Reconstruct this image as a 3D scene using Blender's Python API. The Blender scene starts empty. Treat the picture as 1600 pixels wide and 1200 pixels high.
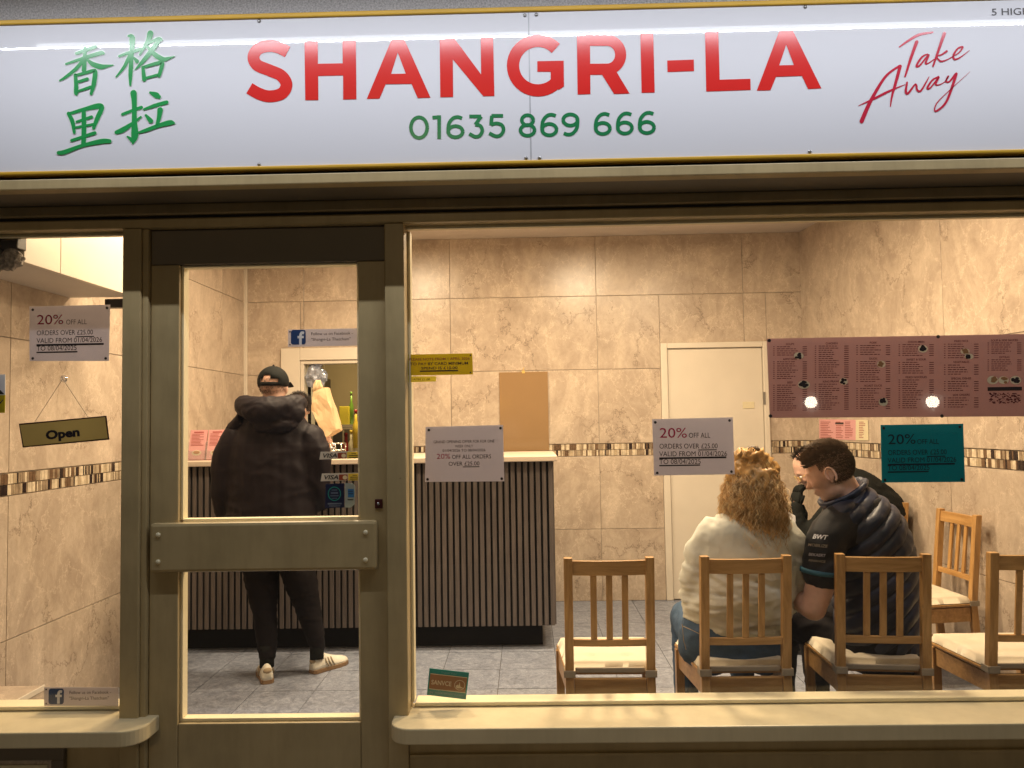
import bpy, bmesh, math, random
from mathutils import Vector, Matrix, Euler, noise
from mathutils.bvhtree import BVHTree

rnd = random.Random(7)
S = bpy.context.scene
COL = S.collection
# ------------------------------------------------------------------ camera
F = 1202.0                       # focal length in pixels of the 1600 wide photograph
CAM = Vector((0, 0, 1.45))
yaw, pitch, roll = math.radians(1.0), math.radians(2.75), math.radians(-0.94)
fw = Vector((-math.sin(yaw)*math.cos(pitch), math.cos(yaw)*math.cos(pitch), math.sin(pitch)))
rt0 = Vector((math.cos(yaw), math.sin(yaw), 0)); up0 = rt0.cross(fw)
rt = rt0*math.cos(roll) + up0*math.sin(roll)
up = up0*math.cos(roll) - rt0*math.sin(roll)
cd = bpy.data.cameras.new('camera'); cam = bpy.data.objects.new('camera', cd); COL.objects.link(cam)
cd.sensor_width = 36; cd.lens = 36*F/1600; cd.clip_start = 0.05; cd.clip_end = 300
cam.matrix_world = Matrix(((rt.x, up.x, -fw.x, CAM.x), (rt.y, up.y, -fw.y, CAM.y), (rt.z, up.z, -fw.z, CAM.z), (0, 0, 0, 1)))
S.camera = cam
# ------------------------------------------------------------------ night sky, lights, exposure
w = bpy.data.worlds.new('World'); S.world = w; w.use_nodes = True
bg = w.node_tree.nodes['Background']; bg.inputs['Color'].default_value = (0.62, 0.62, 0.62, 1); bg.inputs['Strength'].default_value = 0.035
S.view_settings.view_transform = 'Standard'; S.view_settings.look = 'None'
S.view_settings.exposure = 0; S.view_settings.gamma = 1
S.cycles.max_bounces = 8; S.cycles.transparent_max_bounces = 16
S.cycles.use_denoising = True
S.cycles.sample_clamp_indirect = 4
WARM = (1.0, 0.775, 0.50)
CEIL = 2.95
def area(name, loc, size, power, color, rot=(0, 0, 0), shape='DISK', size_y=None, spread=180):
    l = bpy.data.lights.new(name, 'AREA'); l.shape = shape; l.size = size; l.energy = power; l.color = color
    if size_y: l.size_y = size_y
    l.spread = math.radians(spread)
    o = bpy.data.objects.new(name, l); o.location = loc; o.rotation_euler = rot; COL.objects.link(o); return o
CEILING_LIGHTS = [(-1.0, 4.75), (0.55, 4.7), (1.35, 3.8), (-1.45, 3.75)]
CL_POWER = [58, 72, 62, 34]
for (x, y), p in zip(CEILING_LIGHTS, CL_POWER):
    area('ceiling_lamp_light', (x, y, CEIL-0.07), 0.3, p, WARM)
area('kitchen_lamp_light', (-1.5, 7.4, 2.75), 0.4, 50, (1, 0.78, 0.42))
# trough light over the fascia, as mirrored in the glossy sign
area('sign_tube_light', (0.30, 2.15, 3.008), 5.1, 32, (0.90, 0.93, 1.0), (math.radians(4), 0, 0), 'RECTANGLE', 0.012)
# the two globe lamps across the street
STREET = [(3.55, -3.9, 1.62), (5.05, -3.9, 1.60)]

# ------------------------------------------------------------------ helpers
def U(px, py, Y):
    d = fw + rt*((px-800)/F) - up*((py-600)/F)
    return CAM + d*(Y/d.y)
def UX(px, py, X):
    d = fw + rt*((px-800)/F) - up*((py-600)/F)
    return CAM + d*(X/d.x)
def tag(o, label=None, cat=None, group=None, kind=None):
    if label: o['label'] = label
    if cat: o['category'] = cat
    if group: o['group'] = group
    if kind: o['kind'] = kind
    return o
def empty(name, loc=(0, 0, 0), label=None, cat=None, group=None, kind=None, rz=0):
    o = bpy.data.objects.new(name, None); o.location = loc; o.rotation_euler.z = rz; COL.objects.link(o)
    o.empty_display_size = .1
    return tag(o, label, cat, group, kind)
def link(name, me, mat=None, parent=None, smooth=False, bevel=0):
    o = bpy.data.objects.new(name, me); COL.objects.link(o)
    if mat is not None and not me.materials: me.materials.append(mat)
    if parent is not None:
        o.parent = parent
        o.matrix_parent_inverse = Matrix.Translation(parent.location).inverted() if parent.type == 'EMPTY' and not parent.get('local') and parent.parent is None else Matrix()
        if parent.get('local'): o.matrix_parent_inverse = Matrix()
    if smooth:
        for p in me.polygons: p.use_smooth = True
    if bevel:
        m = o.modifiers.new('bevel', 'BEVEL'); m.width = bevel; m.segments = 2; m.limit_method = 'ANGLE'; m.harden_normals = False
    return o
class MB:
    def __init__(s): s.v = []; s.f = []
    def add(s, vs, fs):
        n = len(s.v); s.v += [tuple(v) for v in vs]; s.f += [tuple(i+n for i in f) for f in fs]; return s
    def box(s, x0, x1, y0, y1, z0, z1, M=None):
        vs = [Vector((x, y, z)) for x in (x0, x1) for y in (y0, y1) for z in (z0, z1)]
        if M: vs = [M @ v for v in vs]
        return s.add(vs, [(0, 1, 3, 2), (4, 6, 7, 5), (0, 4, 5, 1), (2, 3, 7, 6), (0, 2, 6, 4), (1, 5, 7, 3)])
    def prism(s, pts, d):          # polygon pts (Vectors), extruded by vector d
        n = len(pts); d = Vector(d)
        vs = [Vector(p) for p in pts] + [Vector(p)+d for p in pts]
        return s.add(vs, [tuple(range(n)), tuple(range(2*n-1, n-1, -1))] + [(i, i+n, (i+1) % n+n, (i+1) % n) for i in range(n)])
    def tube(s, pts, rs, n=12, squash=None, side=None, cap=True):
        pts = [Vector(p) for p in pts]; m = len(pts); vs = []
        if not hasattr(rs, '__len__'): rs = [rs]*m
        prev = None
        for i, p in enumerate(pts):
            t = (pts[min(i+1, m-1)]-pts[max(i-1, 0)])
            t = t.normalized() if t.length > 1e-9 else Vector((0, 0, 1))
            a = Vector(side) if side else (prev if prev else (Vector((1, 0, 0)) if abs(t.x) < .8 else Vector((0, 1, 0))))
            a = (a - t*a.dot(t)).normalized(); prev = a; b = t.cross(a)
            r = rs[i]; ra, rb = r if hasattr(r, '__len__') else (r, r)
            for k in range(n):
                an = 2*math.pi*k/n
                vs.append(p + a*(ra*math.cos(an)) + b*(rb*math.sin(an)))
        fs = [(i*n+k, i*n+(k+1) % n, (i+1)*n+(k+1) % n, (i+1)*n+k) for i in range(m-1) for k in range(n)]
        if cap: fs += [tuple(range(n-1, -1, -1)), tuple(range((m-1)*n, m*n))]
        return s.add(vs, fs)
    def sphere(s, c, r, seg=16, rings=10, M=None):
        c = Vector(c); r = r if hasattr(r, '__len__') else (r, r, r); vs = []
        M = M or Matrix()
        vs.append(c + M.to_3x3() @ Vector((0, 0, r[2])))
        for i in range(1, rings):
            th = math.pi*i/rings
            for k in range(seg):
                ph = 2*math.pi*k/seg
                vs.append(c + M.to_3x3() @ Vector((r[0]*math.sin(th)*math.cos(ph), r[1]*math.sin(th)*math.sin(ph), r[2]*math.cos(th))))
        vs.append(c + M.to_3x3() @ Vector((0, 0, -r[2])))
        L = len(vs)-1
        fs = [(0, 1+k, 1+(k+1) % seg) for k in range(seg)]
        fs += [(1+i*seg+k, 1+(i+1)*seg+k, 1+(i+1)*seg+(k+1) % seg, 1+i*seg+(k+1) % seg) for i in range(rings-2) for k in range(seg)]
        fs += [(L, 1+(rings-2)*seg+(k+1) % seg, 1+(rings-2)*seg+k) for k in range(seg)]
        return s.add(vs, fs)
    def mesh(s, name='m'):
        me = bpy.data.meshes.new(name); me.from_pydata(s.v, [], s.f); me.update(); return me
    def build(s, name, mat=None, parent=None, smooth=False, bevel=0, fix=True):
        me = s.mesh(name)
        if fix:
            bm = bmesh.new(); bm.from_mesh(me); bmesh.ops.recalc_face_normals(bm, faces=bm.faces); bm.to_mesh(me); bm.free()
        return link(name, me, mat, parent, smooth, bevel)
def child(name, me, parent, loc=(0, 0, 0), rot=(0, 0, 0)):     # plain local parenting
    o = bpy.data.objects.new(name, me); COL.objects.link(o); o.parent = parent; o.location = loc; o.rotation_euler = rot; return o
def copy_thing(root, loc, rz, label, group=None):
    r = root.copy(); COL.objects.link(r); r.location = loc; r.rotation_euler.z = rz; r['label'] = label
    if group: r['group'] = group
    for ch in root.children:
        c = ch.copy(); COL.objects.link(c); c.parent = r
        for g in ch.children:
            d = g.copy(); COL.objects.link(d); d.parent = c
    return r

# ------------------------------------------------------------------ materials
def new_mat(name):
    m = bpy.data.materials.new(name); m.use_nodes = True
    nt = m.node_tree; b = nt.nodes['Principled BSDF']; return m, nt, b
def N(nt, t, **kw):
    n = nt.nodes.new(t)
    for k, v in kw.items():
        if k in n.inputs: n.inputs[k].default_value = v
        else: setattr(n, k, v)
    return n
def simple(name, color, rough=.5, metal=0, var=.12, scale=6, bump=0, bscale=200, spec=.5, sheen=0, coat=0, trans=0):
    m, nt, b = new_mat(name)
    b.inputs['Roughness'].default_value = rough; b.inputs['Metallic'].default_value = metal
    b.inputs['Specular IOR Level'].default_value = spec
    b.inputs['Sheen Weight'].default_value = sheen; b.inputs['Coat Weight'].default_value = coat
    tc = N(nt, 'ShaderNodeTexCoord'); nz = N(nt, 'ShaderNodeTexNoise', Scale=scale, Detail=5.0)
    nt.links.new(tc.outputs['Object'], nz.inputs['Vector'])
    cr = N(nt, 'ShaderNodeValToRGB'); e = cr.color_ramp.elements
    e[0].position = .3; e[1].position = .7
    e[0].color = tuple(c*(1-var) for c in color)+(1,); e[1].color = tuple(min(1, c*(1+var)) for c in color)+(1,)
    nt.links.new(nz.outputs['Fac'], cr.inputs['Fac']); nt.links.new(cr.outputs['Color'], b.inputs['Base Color'])
    if bump:
        n2 = N(nt, 'ShaderNodeTexNoise', Scale=bscale, Detail=3.0); nt.links.new(tc.outputs['Object'], n2.inputs['Vector'])
        bp = N(nt, 'ShaderNodeBump', Strength=bump, Distance=.002); nt.links.new(n2.outputs['Fac'], bp.inputs['Height'])
        nt.links.new(bp.outputs['Normal'], b.inputs['Normal'])
    return m
def emit(name, color, strength):
    m, nt, b = new_mat(name); b.inputs['Base Color'].default_value = (.8, .8, .8, 1)
    b.inputs['Emission Color'].default_value = tuple(color)+(1,); b.inputs['Emission Strength'].default_value = strength; return m
def marble(name, c0, c1, vein, rough=.28, scale=1.0, grain=1.0, gd=.74, crack=.012):
    """polished stone-look tile: clouded colour, broken diagonal scratches and a few long cracks; every tile differs"""
    m, nt, b = new_mat(name); L = nt.links.new
    g = N(nt, 'ShaderNodeNewGeometry'); oi = N(nt, 'ShaderNodeObjectInfo')
    mul = N(nt, 'ShaderNodeVectorMath', operation='SCALE'); mul.inputs['Scale'].default_value = 37.0
    cx = N(nt, 'ShaderNodeCombineXYZ'); L(oi.outputs['Random'], cx.inputs[0]); L(oi.outputs['Random'], cx.inputs[2]); L(cx.outputs[0], mul.inputs[0])
    ad = N(nt, 'ShaderNodeVectorMath', operation='ADD'); L(g.outputs['Position'], ad.inputs[0]); L(mul.outputs[0], ad.inputs[1])
    mp = N(nt, 'ShaderNodeMapping'); mp.inputs['Rotation'].default_value = (.25, .55, .3); mp.inputs['Scale'].default_value = (scale, scale, scale*.75); L(ad.outputs[0], mp.inputs['Vector'])
    n1 = N(nt, 'ShaderNodeTexNoise', Scale=2.6, Detail=9.0, Roughness=.68, Distortion=1.3); L(mp.outputs[0], n1.inputs['Vector'])
    n2 = N(nt, 'ShaderNodeTexNoise', Scale=15.0, Detail=9.0, Roughness=.8, Distortion=1.3); L(mp.outputs[0], n2.inputs['Vector'])
    cr = N(nt, 'ShaderNodeValToRGB'); e = cr.color_ramp.elements; e[0].position = .32; e[1].position = .68
    e[0].color = tuple(c0)+(1,); e[1].color = tuple(c1)+(1,); L(n1.outputs['Fac'], cr.inputs['Fac'])
    c2 = N(nt, 'ShaderNodeValToRGB'); e = c2.color_ramp.elements; e[0].position = .30; e[1].position = .62
    e[0].color = (gd, gd*.96, gd*.92, 1); e[1].color = (1.05, 1.05, 1.05, 1); L(n2.outputs['Fac'], c2.inputs['Fac'])
    mx = N(nt, 'ShaderNodeMix', data_type='RGBA', blend_type='MULTIPLY'); mx.inputs['Factor'].default_value = .8*grain
    L(cr.outputs[0], mx.inputs['A']); L(c2.outputs[0], mx.inputs['B'])
    # cracks
    dn = N(nt, 'ShaderNodeTexNoise', Scale=3.0, Detail=7.0, Roughness=.7); L(mp.outputs[0], dn.inputs['Vector'])
    dm = N(nt, 'ShaderNodeVectorMath', operation='SCALE'); dm.inputs['Scale'].default_value = .55; L(dn.outputs['Color'], dm.inputs[0])
    da = N(nt, 'ShaderNodeVectorMath', operation='ADD'); L(mp.outputs[0], da.inputs[0]); L(dm.outputs[0], da.inputs[1])
    vo = N(nt, 'ShaderNodeTexVoronoi', feature='DISTANCE_TO_EDGE', Scale=1.9); L(da.outputs[0], vo.inputs['Vector'])
    vr = N(nt, 'ShaderNodeValToRGB'); e = vr.color_ramp.elements; e[0].position = 0; e[0].color = (1, 1, 1, 1); e[1].position = crack; e[1].color = (0, 0, 0, 1)
    L(vo.outputs['Distance'], vr.inputs['Fac'])
    mk = N(nt, 'ShaderNodeTexNoise', Scale=2.3, Detail=2.0); L(mp.outputs[0], mk.inputs['Vector'])
    mr = N(nt, 'ShaderNodeValToRGB'); e = mr.color_ramp.elements; e[0].position = .45; e[0].color = (0, 0, 0, 1); e[1].position = .53; e[1].color = (1, 1, 1, 1); L(mk.outputs['Fac'], mr.inputs['Fac'])
    mm = N(nt, 'ShaderNodeMath', operation='MULTIPLY'); L(vr.outputs[0], mm.inputs[0]); L(mr.outputs[0], mm.inputs[1])
    m8 = N(nt, 'ShaderNodeMath', operation='MULTIPLY'); m8.inputs[1].default_value = .75; L(mm.outputs[0], m8.inputs[0])
    mv = N(nt, 'ShaderNodeMix', data_type='RGBA'); mv.inputs['B'].default_value = tuple(vein)+(1,)
    L(m8.outputs[0], mv.inputs['Factor']); L(mx.outputs['Result'], mv.inputs['A'])
    # pale scratches
    v2 = N(nt, 'ShaderNodeTexVoronoi', feature='DISTANCE_TO_EDGE', Scale=4.5); L(da.outputs[0], v2.inputs['Vector'])
    r2 = N(nt, 'ShaderNodeValToRGB'); e = r2.color_ramp.elements; e[0].position = 0; e[0].color = (.95, .95, .95, 1); e[1].position = .022; e[1].color = (0, 0, 0, 1); L(v2.outputs['Distance'], r2.inputs['Fac'])
    m3 = N(nt, 'ShaderNodeMath', operation='MULTIPLY'); L(r2.outputs[0], m3.inputs[0]); L(n2.outputs['Fac'], m3.inputs[1])
    m4 = N(nt, 'ShaderNodeMix', data_type='RGBA'); m4.inputs['B'].default_value = tuple(min(1, c*1.35) for c in c1)+(1,)
    L(m3.outputs[0], m4.inputs['Factor']); L(mv.outputs['Result'], m4.inputs['A'])
    L(m4.outputs['Result'], b.inputs['Base Color'])
    b.inputs['Roughness'].default_value = rough
    bp = N(nt, 'ShaderNodeBump', Strength=.25, Distance=.004); L(n2.outputs['Fac'], bp.inputs['Height']); L(bp.outputs['Normal'], b.inputs['Normal'])
    return m
def wood(name, c0, c1, rough=.38, axis='z'):
    m, nt, b = new_mat(name); L = nt.links.new
    tc = N(nt, 'ShaderNodeTexCoord'); mp = N(nt, 'ShaderNodeMapping')
    mp.inputs['Scale'].default_value = {'z': (14, 14, 1.2), 'x': (1.2, 14, 14)}[axis]; L(tc.outputs['Object'], mp.inputs['Vector']); oi = N(nt, 'ShaderNodeObjectInfo'); sc = N(nt, 'ShaderNodeMath', operation='MULTIPLY'); sc.inputs[1].default_value = 40; L(oi.outputs['Random'], sc.inputs[0]); L(sc.outputs[0], mp.inputs['Location'])
    nz = N(nt, 'ShaderNodeTexNoise', Scale=3.5, Detail=7.0, Roughness=.65, Distortion=.6); L(mp.outputs[0], nz.inputs['Vector'])
    cr = N(nt, 'ShaderNodeValToRGB'); e = cr.color_ramp.elements; e[0].position = .3; e[1].position = .72
    e[0].color = tuple(c0)+(1,); e[1].color = tuple(c1)+(1,); L(nz.outputs['Fac'], cr.inputs['Fac']); L(cr.outputs[0], b.inputs['Base Color'])
    b.inputs['Roughness'].default_value = rough
    bp = N(nt, 'ShaderNodeBump', Strength=.12, Distance=.001); L(nz.outputs['Fac'], bp.inputs['Height']); L(bp.outputs['Normal'], b.inputs['Normal'])
    return m
def glass_mat(name, tint=(1, 1, 1), dirt=.004):
    m, nt, b = new_mat(name); nt.nodes.remove(b); L = nt.links.new
    out = nt.nodes['Material Output']; tr = N(nt, 'ShaderNodeBsdfTransparent'); tr.inputs['Color'].default_value = tuple(tint)+(1,)
    gl = N(nt, 'ShaderNodeBsdfGlossy'); gl.inputs['Roughness'].default_value = .01
    lw = N(nt, 'ShaderNodeLayerWeight', Blend=.5); pw = N(nt, 'ShaderNodeMath', operation='POWER'); pw.inputs[1].default_value = 5
    L(lw.outputs['Facing'], pw.inputs[0]); fr = N(nt, 'ShaderNodeMath', operation='MULTIPLY_ADD'); fr.inputs[1].default_value = .95; fr.inputs[2].default_value = .035; L(pw.outputs[0], fr.inputs[0])
    mx = N(nt, 'ShaderNodeMixShader')
    L(fr.outputs[0], mx.inputs[0]); L(tr.outputs[0], mx.inputs[1]); L(gl.outputs[0], mx.inputs[2])
    # specks of dirt and dried rain
    tc = N(nt, 'ShaderNodeTexCoord'); vo = N(nt, 'ShaderNodeTexVoronoi', Scale=34.0, Randomness=1.0)
    mp = N(nt, 'ShaderNodeMapping'); mp.inputs['Scale'].default_value = (1, 1, .8); L(tc.outputs['Object'], mp.inputs[0]); L(mp.outputs[0], vo.inputs['Vector'])
    cr = N(nt, 'ShaderNodeValToRGB'); e = cr.color_ramp.elements; e[0].position = .0; e[0].color = (.5, .5, .5, 1); e[1].position = .035; e[1].color = (0, 0, 0, 1); L(vo.outputs['Distance'], cr.inputs[0])
    nz = N(nt, 'ShaderNodeTexNoise', Scale=7.0, Detail=4.0); L(tc.outputs['Object'], nz.inputs['Vector'])
    nr = N(nt, 'ShaderNodeValToRGB'); e = nr.color_ramp.elements; e[0].position = .55; e[0].color = (0, 0, 0, 1); e[1].position = .7; e[1].color = (1, 1, 1, 1); L(nz.outputs[0], nr.inputs[0])
    ml = N(nt, 'ShaderNodeMath', operation='MULTIPLY'); L(cr.outputs[0], ml.inputs[0]); L(nr.outputs[0], ml.inputs[1])
    ad = N(nt, 'ShaderNodeMath', operation='ADD'); ad.inputs[1].default_value = dirt; L(ml.outputs[0], ad.inputs[0])
    df = N(nt, 'ShaderNodeBsdfDiffuse'); df.inputs['Color'].default_value = (.6, .6, .58, 1)
    m2 = N(nt, 'ShaderNodeMixShader'); L(ad.outputs[0], m2.inputs[0]); L(mx.outputs[0], m2.inputs[1]); L(df.outputs[0], m2.inputs[2])
    L(m2.outputs[0], out.inputs['Surface'])
    return m
def paper_mat(name, color, rough=.35, var=.03, through=.25):
    m = simple(name, color, rough, var=var, scale=3); nt = m.node_tree; b = nt.nodes['Principled BSDF']; out = nt.nodes['Material Output']
    if through:
        t = N(nt, 'ShaderNodeBsdfTranslucent'); t.inputs['Color'].default_value = tuple(color)+(1,)
        mx = N(nt, 'ShaderNodeMixShader'); mx.inputs[0].default_value = through
        nt.links.new(b.outputs[0], mx.inputs[1]); nt.links.new(t.outputs[0], mx.inputs[2]); nt.links.new(mx.outputs[0], out.inputs['Surface'])
    return m

M = {}
M['tile'] = marble('beige_stone_tile', (.36, .285, .22), (.56, .465, .365), (.12, .08, .055))
M['grout'] = simple('grout', (.50, .43, .35), .8)
M['floor'] = marble('blue_grey_floor_tile', (.15, .17, .225), (.38, .42, .52), (.06, .06, .08), rough=.38, scale=6.5, grain=1.25, gd=.38, crack=.02)
M['floor_grout'] = simple('floor_grout', (.09, .09, .10), .85)
M['paint'] = simple('cream_grey_frame_paint', (.46, .355, .18), .42, var=.12, scale=5, bump=.05, bscale=60)
def wear(m, dark=.72, chip=(.16, .11, .07)):
    """rain streaks, hand grime and a few small chips in brushed paint"""
    nt = m.node_tree; L = nt.links.new; b = nt.nodes['Principled BSDF']; src = b.inputs['Base Color'].links[0].from_socket
    tc = N(nt, 'ShaderNodeTexCoord'); mp = N(nt, 'ShaderNodeMapping'); mp.inputs['Scale'].default_value = (9, 9, 1.3); L(tc.outputs['Object'], mp.inputs[0])
    n1 = N(nt, 'ShaderNodeTexNoise', Scale=2.2, Detail=9.0, Roughness=.7); L(mp.outputs[0], n1.inputs['Vector'])
    r1 = N(nt, 'ShaderNodeValToRGB'); e = r1.color_ramp.elements; e[0].position = .32; e[0].color = (dark, dark*.97, dark*.9, 1); e[1].position = .58; e[1].color = (1, 1, 1, 1); L(n1.outputs[0], r1.inputs[0])
    mx = N(nt, 'ShaderNodeMix', data_type='RGBA', blend_type='MULTIPLY'); mx.inputs['Factor'].default_value = .38; L(src, mx.inputs['A']); L(r1.outputs[0], mx.inputs['B'])
    n2 = N(nt, 'ShaderNodeTexNoise', Scale=22.0, Detail=8.0, Roughness=.75); L(tc.outputs['Object'], n2.inputs['Vector'])
    r2 = N(nt, 'ShaderNodeValToRGB'); e = r2.color_ramp.elements; e[0].position = .70; e[0].color = (0, 0, 0, 1); e[1].position = .715; e[1].color = (1, 1, 1, 1); L(n2.outputs[0], r2.inputs[0])
    m2 = N(nt, 'ShaderNodeMix', data_type='RGBA'); m2.inputs['B'].default_value = tuple(chip)+(1,); L(r2.outputs[0], m2.inputs['Factor']); L(mx.outputs['Result'], m2.inputs['A']); L(m2.outputs['Result'], b.inputs['Base Color'])
wear(M['paint'])
M['lit_sillpaint'] = simple('lit_sill_frame_paint', (.70, .59, .36), .4, var=.08, scale=4, bump=.1, bscale=50)  # same paint as the frame, lightened to carry the light falling on the sill
wear(M['lit_sillpaint'], .8)
M['paint_dark_shade'] = simple('dark_and_shaded_frame_paint', (.16, .13, .09), .5, var=.1, scale=2)  # frame paint darkened for shade under the sign; the vent frame is dark itself
M['bead'] = simple('cream_glazing_bead', (.78, .70, .47), .4, var=.05)
M['white'] = simple('white_gloss_paint', (.62, .56, .47), .35, var=.03)
M['ceiling'] = simple('ceiling_paint', (.62, .56, .50), .8, var=.03)
M['sign'] = simple('white_acrylic_sign', (.72, .72, .76), .015, var=.015, scale=1.2, spec=.5)
M['gold'] = simple('yellow_sign_edging', (.62, .36, .03), .3, var=.08)
M['red'] = simple('red_vinyl', (.66, .022, .018), .2, var=.04)
M['green'] = simple('green_vinyl', (.02, .30, .075), .2, var=.06)
M['phone_green'] = simple('dark_green_vinyl', (.016, .20, .07), .2, var=.04)
M['script'] = simple('crimson_vinyl', (.52, .02, .05), .2, var=.06)
M['halo'] = simple('pale_vinyl_edge', (.70, .80, .72), .2, var=.01)
M['steel'] = simple('screw_steel', (.35, .34, .33), .3, .8)
M['dark'] = simple('dark_plastic', (.02, .018, .018), .4)
M['render'] = simple('pebbledash', (.62, .60, .60), .95, var=.35, scale=160, bump=1.0, bscale=170)
M['glass'] = glass_mat('window_glass')
M['slat'] = wood('grey_brown_slat', (.080, .066, .062), (.155, .128, .118), .5)
M['felt'] = simple('black_felt_backing', (.008, .008, .008), .9)
M['plinth'] = simple('black_plinth', (.005, .0045, .005), .6, spec=.15)
M['worktop'] = simple('cream_worktop', (.60, .50, .40), .3, var=.04)
M['pine'] = wood('pine_chair', (.31, .160, .05), (.55, .32, .12), .35)
M['pinex'] = wood('pine_chair_rail', (.31, .160, .05), (.55, .32, .12), .35, 'x')
M['cushion'] = simple('cream_cushion', (.66, .58, .44), .85, var=.05, scale=12, bump=.25, bscale=500, sheen=.2)
M['strap'] = simple('cushion_strap', (.35, .29, .21), .85, bump=.2)
M['cork'] = simple('tan_board', (.28, .175, .085), .10, var=.02, spec=.6)
M['paper'] = paper_mat('notice_paper', (.64, .60, .62), through=.45)
M['ink'] = simple('grey_ink', (.02, .015, .018), .4)
M['redink'] = simple('red_ink', (.52, .015, .08), .4)
M['teal'] = paper_mat('teal_notice', (.004, .26, .29), through=.4)
M['tealink'] = simple('teal_ink', (.004, .022, .035), .4)
M['menu'] = paper_mat('rose_menu_sheet', (.47, .32, .29), .06, .05, .5)
M['menuink'] = simple('maroon_ink', (.12, .02, .03), .35)
M['menublack'] = simple('brown_black_ink', (.03, .015, .012), .35)
M['yellow'] = paper_mat('yellow_notice', (.66, .53, .02), .2, .06, .4)
M['brightyellow'] = paper_mat('bright_yellow_label', (.85, .74, .10), .4, .03, .4)
M['pink'] = paper_mat('pink_paper', (.78, .42, .42), .4)
M['cream'] = paper_mat('cream_paper', (.80, .72, .50), .4)
M['pinkink'] = simple('dull_red_print', (.35, .08, .07), .4)
M['brass'] = simple('brushed_brass', (.66, .45, .13), .32, .1, var=.15, scale=3)
M['brassedge'] = simple('dark_brown_edging', (.05, .014, .006), .35)
M['fb'] = simple('navy_blue_print', (.010, .045, .16), .3)
M['whiteprint'] = simple('white_print', (.75, .75, .78), .3)
M['navyprint'] = simple('dark_navy_print', (.008, .012, .05), .3)
M['skyblue'] = simple('blue_print', (.03, .16, .42), .3)
M['tealsticker'] = simple('teal_sticker', (.015, .26, .22), .35)
M['brownprint'] = simple('brown_print', (.36, .17, .06), .35)
M['tanprint'] = simple('tan_print', (.75, .62, .38), .35)
M['mc'] = simple('brick_red_print', (.30, .05, .02), .35)
M['clear'] = glass_mat('clear_plastic', (.97, .97, .97), .1)
M['jacket'] = simple('aubergine_black_coat', (.0105, .0075, .0105), .62, var=.08, scale=30, bump=.3, bscale=120, spec=.2)
M['cap'] = simple('black_cap_cotton', (.009, .010, .009), .85, bump=.2, spec=.15)
M['trouser'] = simple('black_trousers', (.010, .008, .009), .85, var=.2, bump=.2, spec=.15)
M['skin'] = simple('skin', (.60, .37, .28), .5, var=.10, scale=25); M['skin'].node_tree.nodes['Principled BSDF'].inputs['Subsurface Weight'].default_value = .12
M['skin'].node_tree.nodes['Principled BSDF'].inputs['Subsurface Radius'].default_value = (.012, .005, .003)
M['shoe'] = simple('off_white_trainer', (.66, .64, .56), .6); M['gum'] = simple('gum_sole', (.20, .12, .06), .6)
M['sand'] = simple('sand_trim', (.33, .26, .17), .7)
M['sweat'] = simple('pale_green_grey_sweatshirt', (.54, .53, .44), .9, var=.06, scale=20, bump=.3, bscale=300, sheen=.3)
M['denim'] = simple('blue_denim', (.035, .07, .125), .85, var=.2, scale=30, bump=.4, bscale=500)
M['navy'] = simple('navy_quilted_nylon', (.017, .022, .045), .48, var=.12, scale=20, bump=.1, bscale=200)
M['blacktee'] = simple('black_polo', (.010, .010, .012), .7, bump=.15)
M['cuff'] = simple('blue_cuff', (.02, .09, .13), .7)
M['curl'] = simple('ginger_blond_curls', (.50, .29, .10), .4, var=.4, scale=28)
M['curl2'] = simple('blond_curls', (.72, .52, .26), .38, var=.3, scale=28)
M['brownhair'] = simple('short_brown_hair', (.12, .080, .048), .55, var=.35, scale=60)
M['darkhair'] = simple('dark_hair', (.02, .013, .009), .5, var=.3, scale=60)
M['kraft'] = simple('brown_paper_bag', (.52, .37, .21), .75, var=.08, scale=8, bump=.2, bscale=40)
M['kitchen'] = simple('kitchen_wall', (.33, .26, .15), .35, var=.08, scale=2)
M['kdark'] = simple('kitchen_dark', (.035, .028, .02), .4)
M['chrome'] = simple('kitchen_steel', (.55, .52, .45), .22, .9)
M['redp'] = simple('red_plastic', (.35, .02, .02), .35)
M['greenp'] = simple('green_plastic', (.15, .30, .03), .35)
M['yellowp'] = simple('yellow_plastic', (.75, .55, .06), .35)
M['plaster'] = simple('rough_plaster', (.24, .21, .18), .95, var=.4, scale=70, bump=1, bscale=90)
M['asphalt'] = simple('asphalt', (.05, .05, .052), .9, var=.2, scale=40, bump=.6, bscale=150)
M['paving'] = simple('paving_slab', (.17, .16, .15), .85, var=.15, scale=10, bump=.4, bscale=120)
M['tube'] = emit('tube_glow', (.92, .96, 1), 7)
M['lampglow'] = emit('lamp_glow', (1, .72, .45), 6)
M['globe'] = emit('street_globe_glow', (1, .9, .72), 19)
MOS = [simple('mosaic_'+n, c, .25, var=.2, scale=40) for n, c in (('cream', (.60, .50, .36)), ('brown', (.14, .085, .05)), ('black', (.03, .02, .018)), ('taupe', (.28, .21, .14)), ('sand', (.42, .33, .22)))]
foil = simple('crumpled_clear_bag', (.35, .38, .46), .25, .3, var=.4, scale=30)

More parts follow.
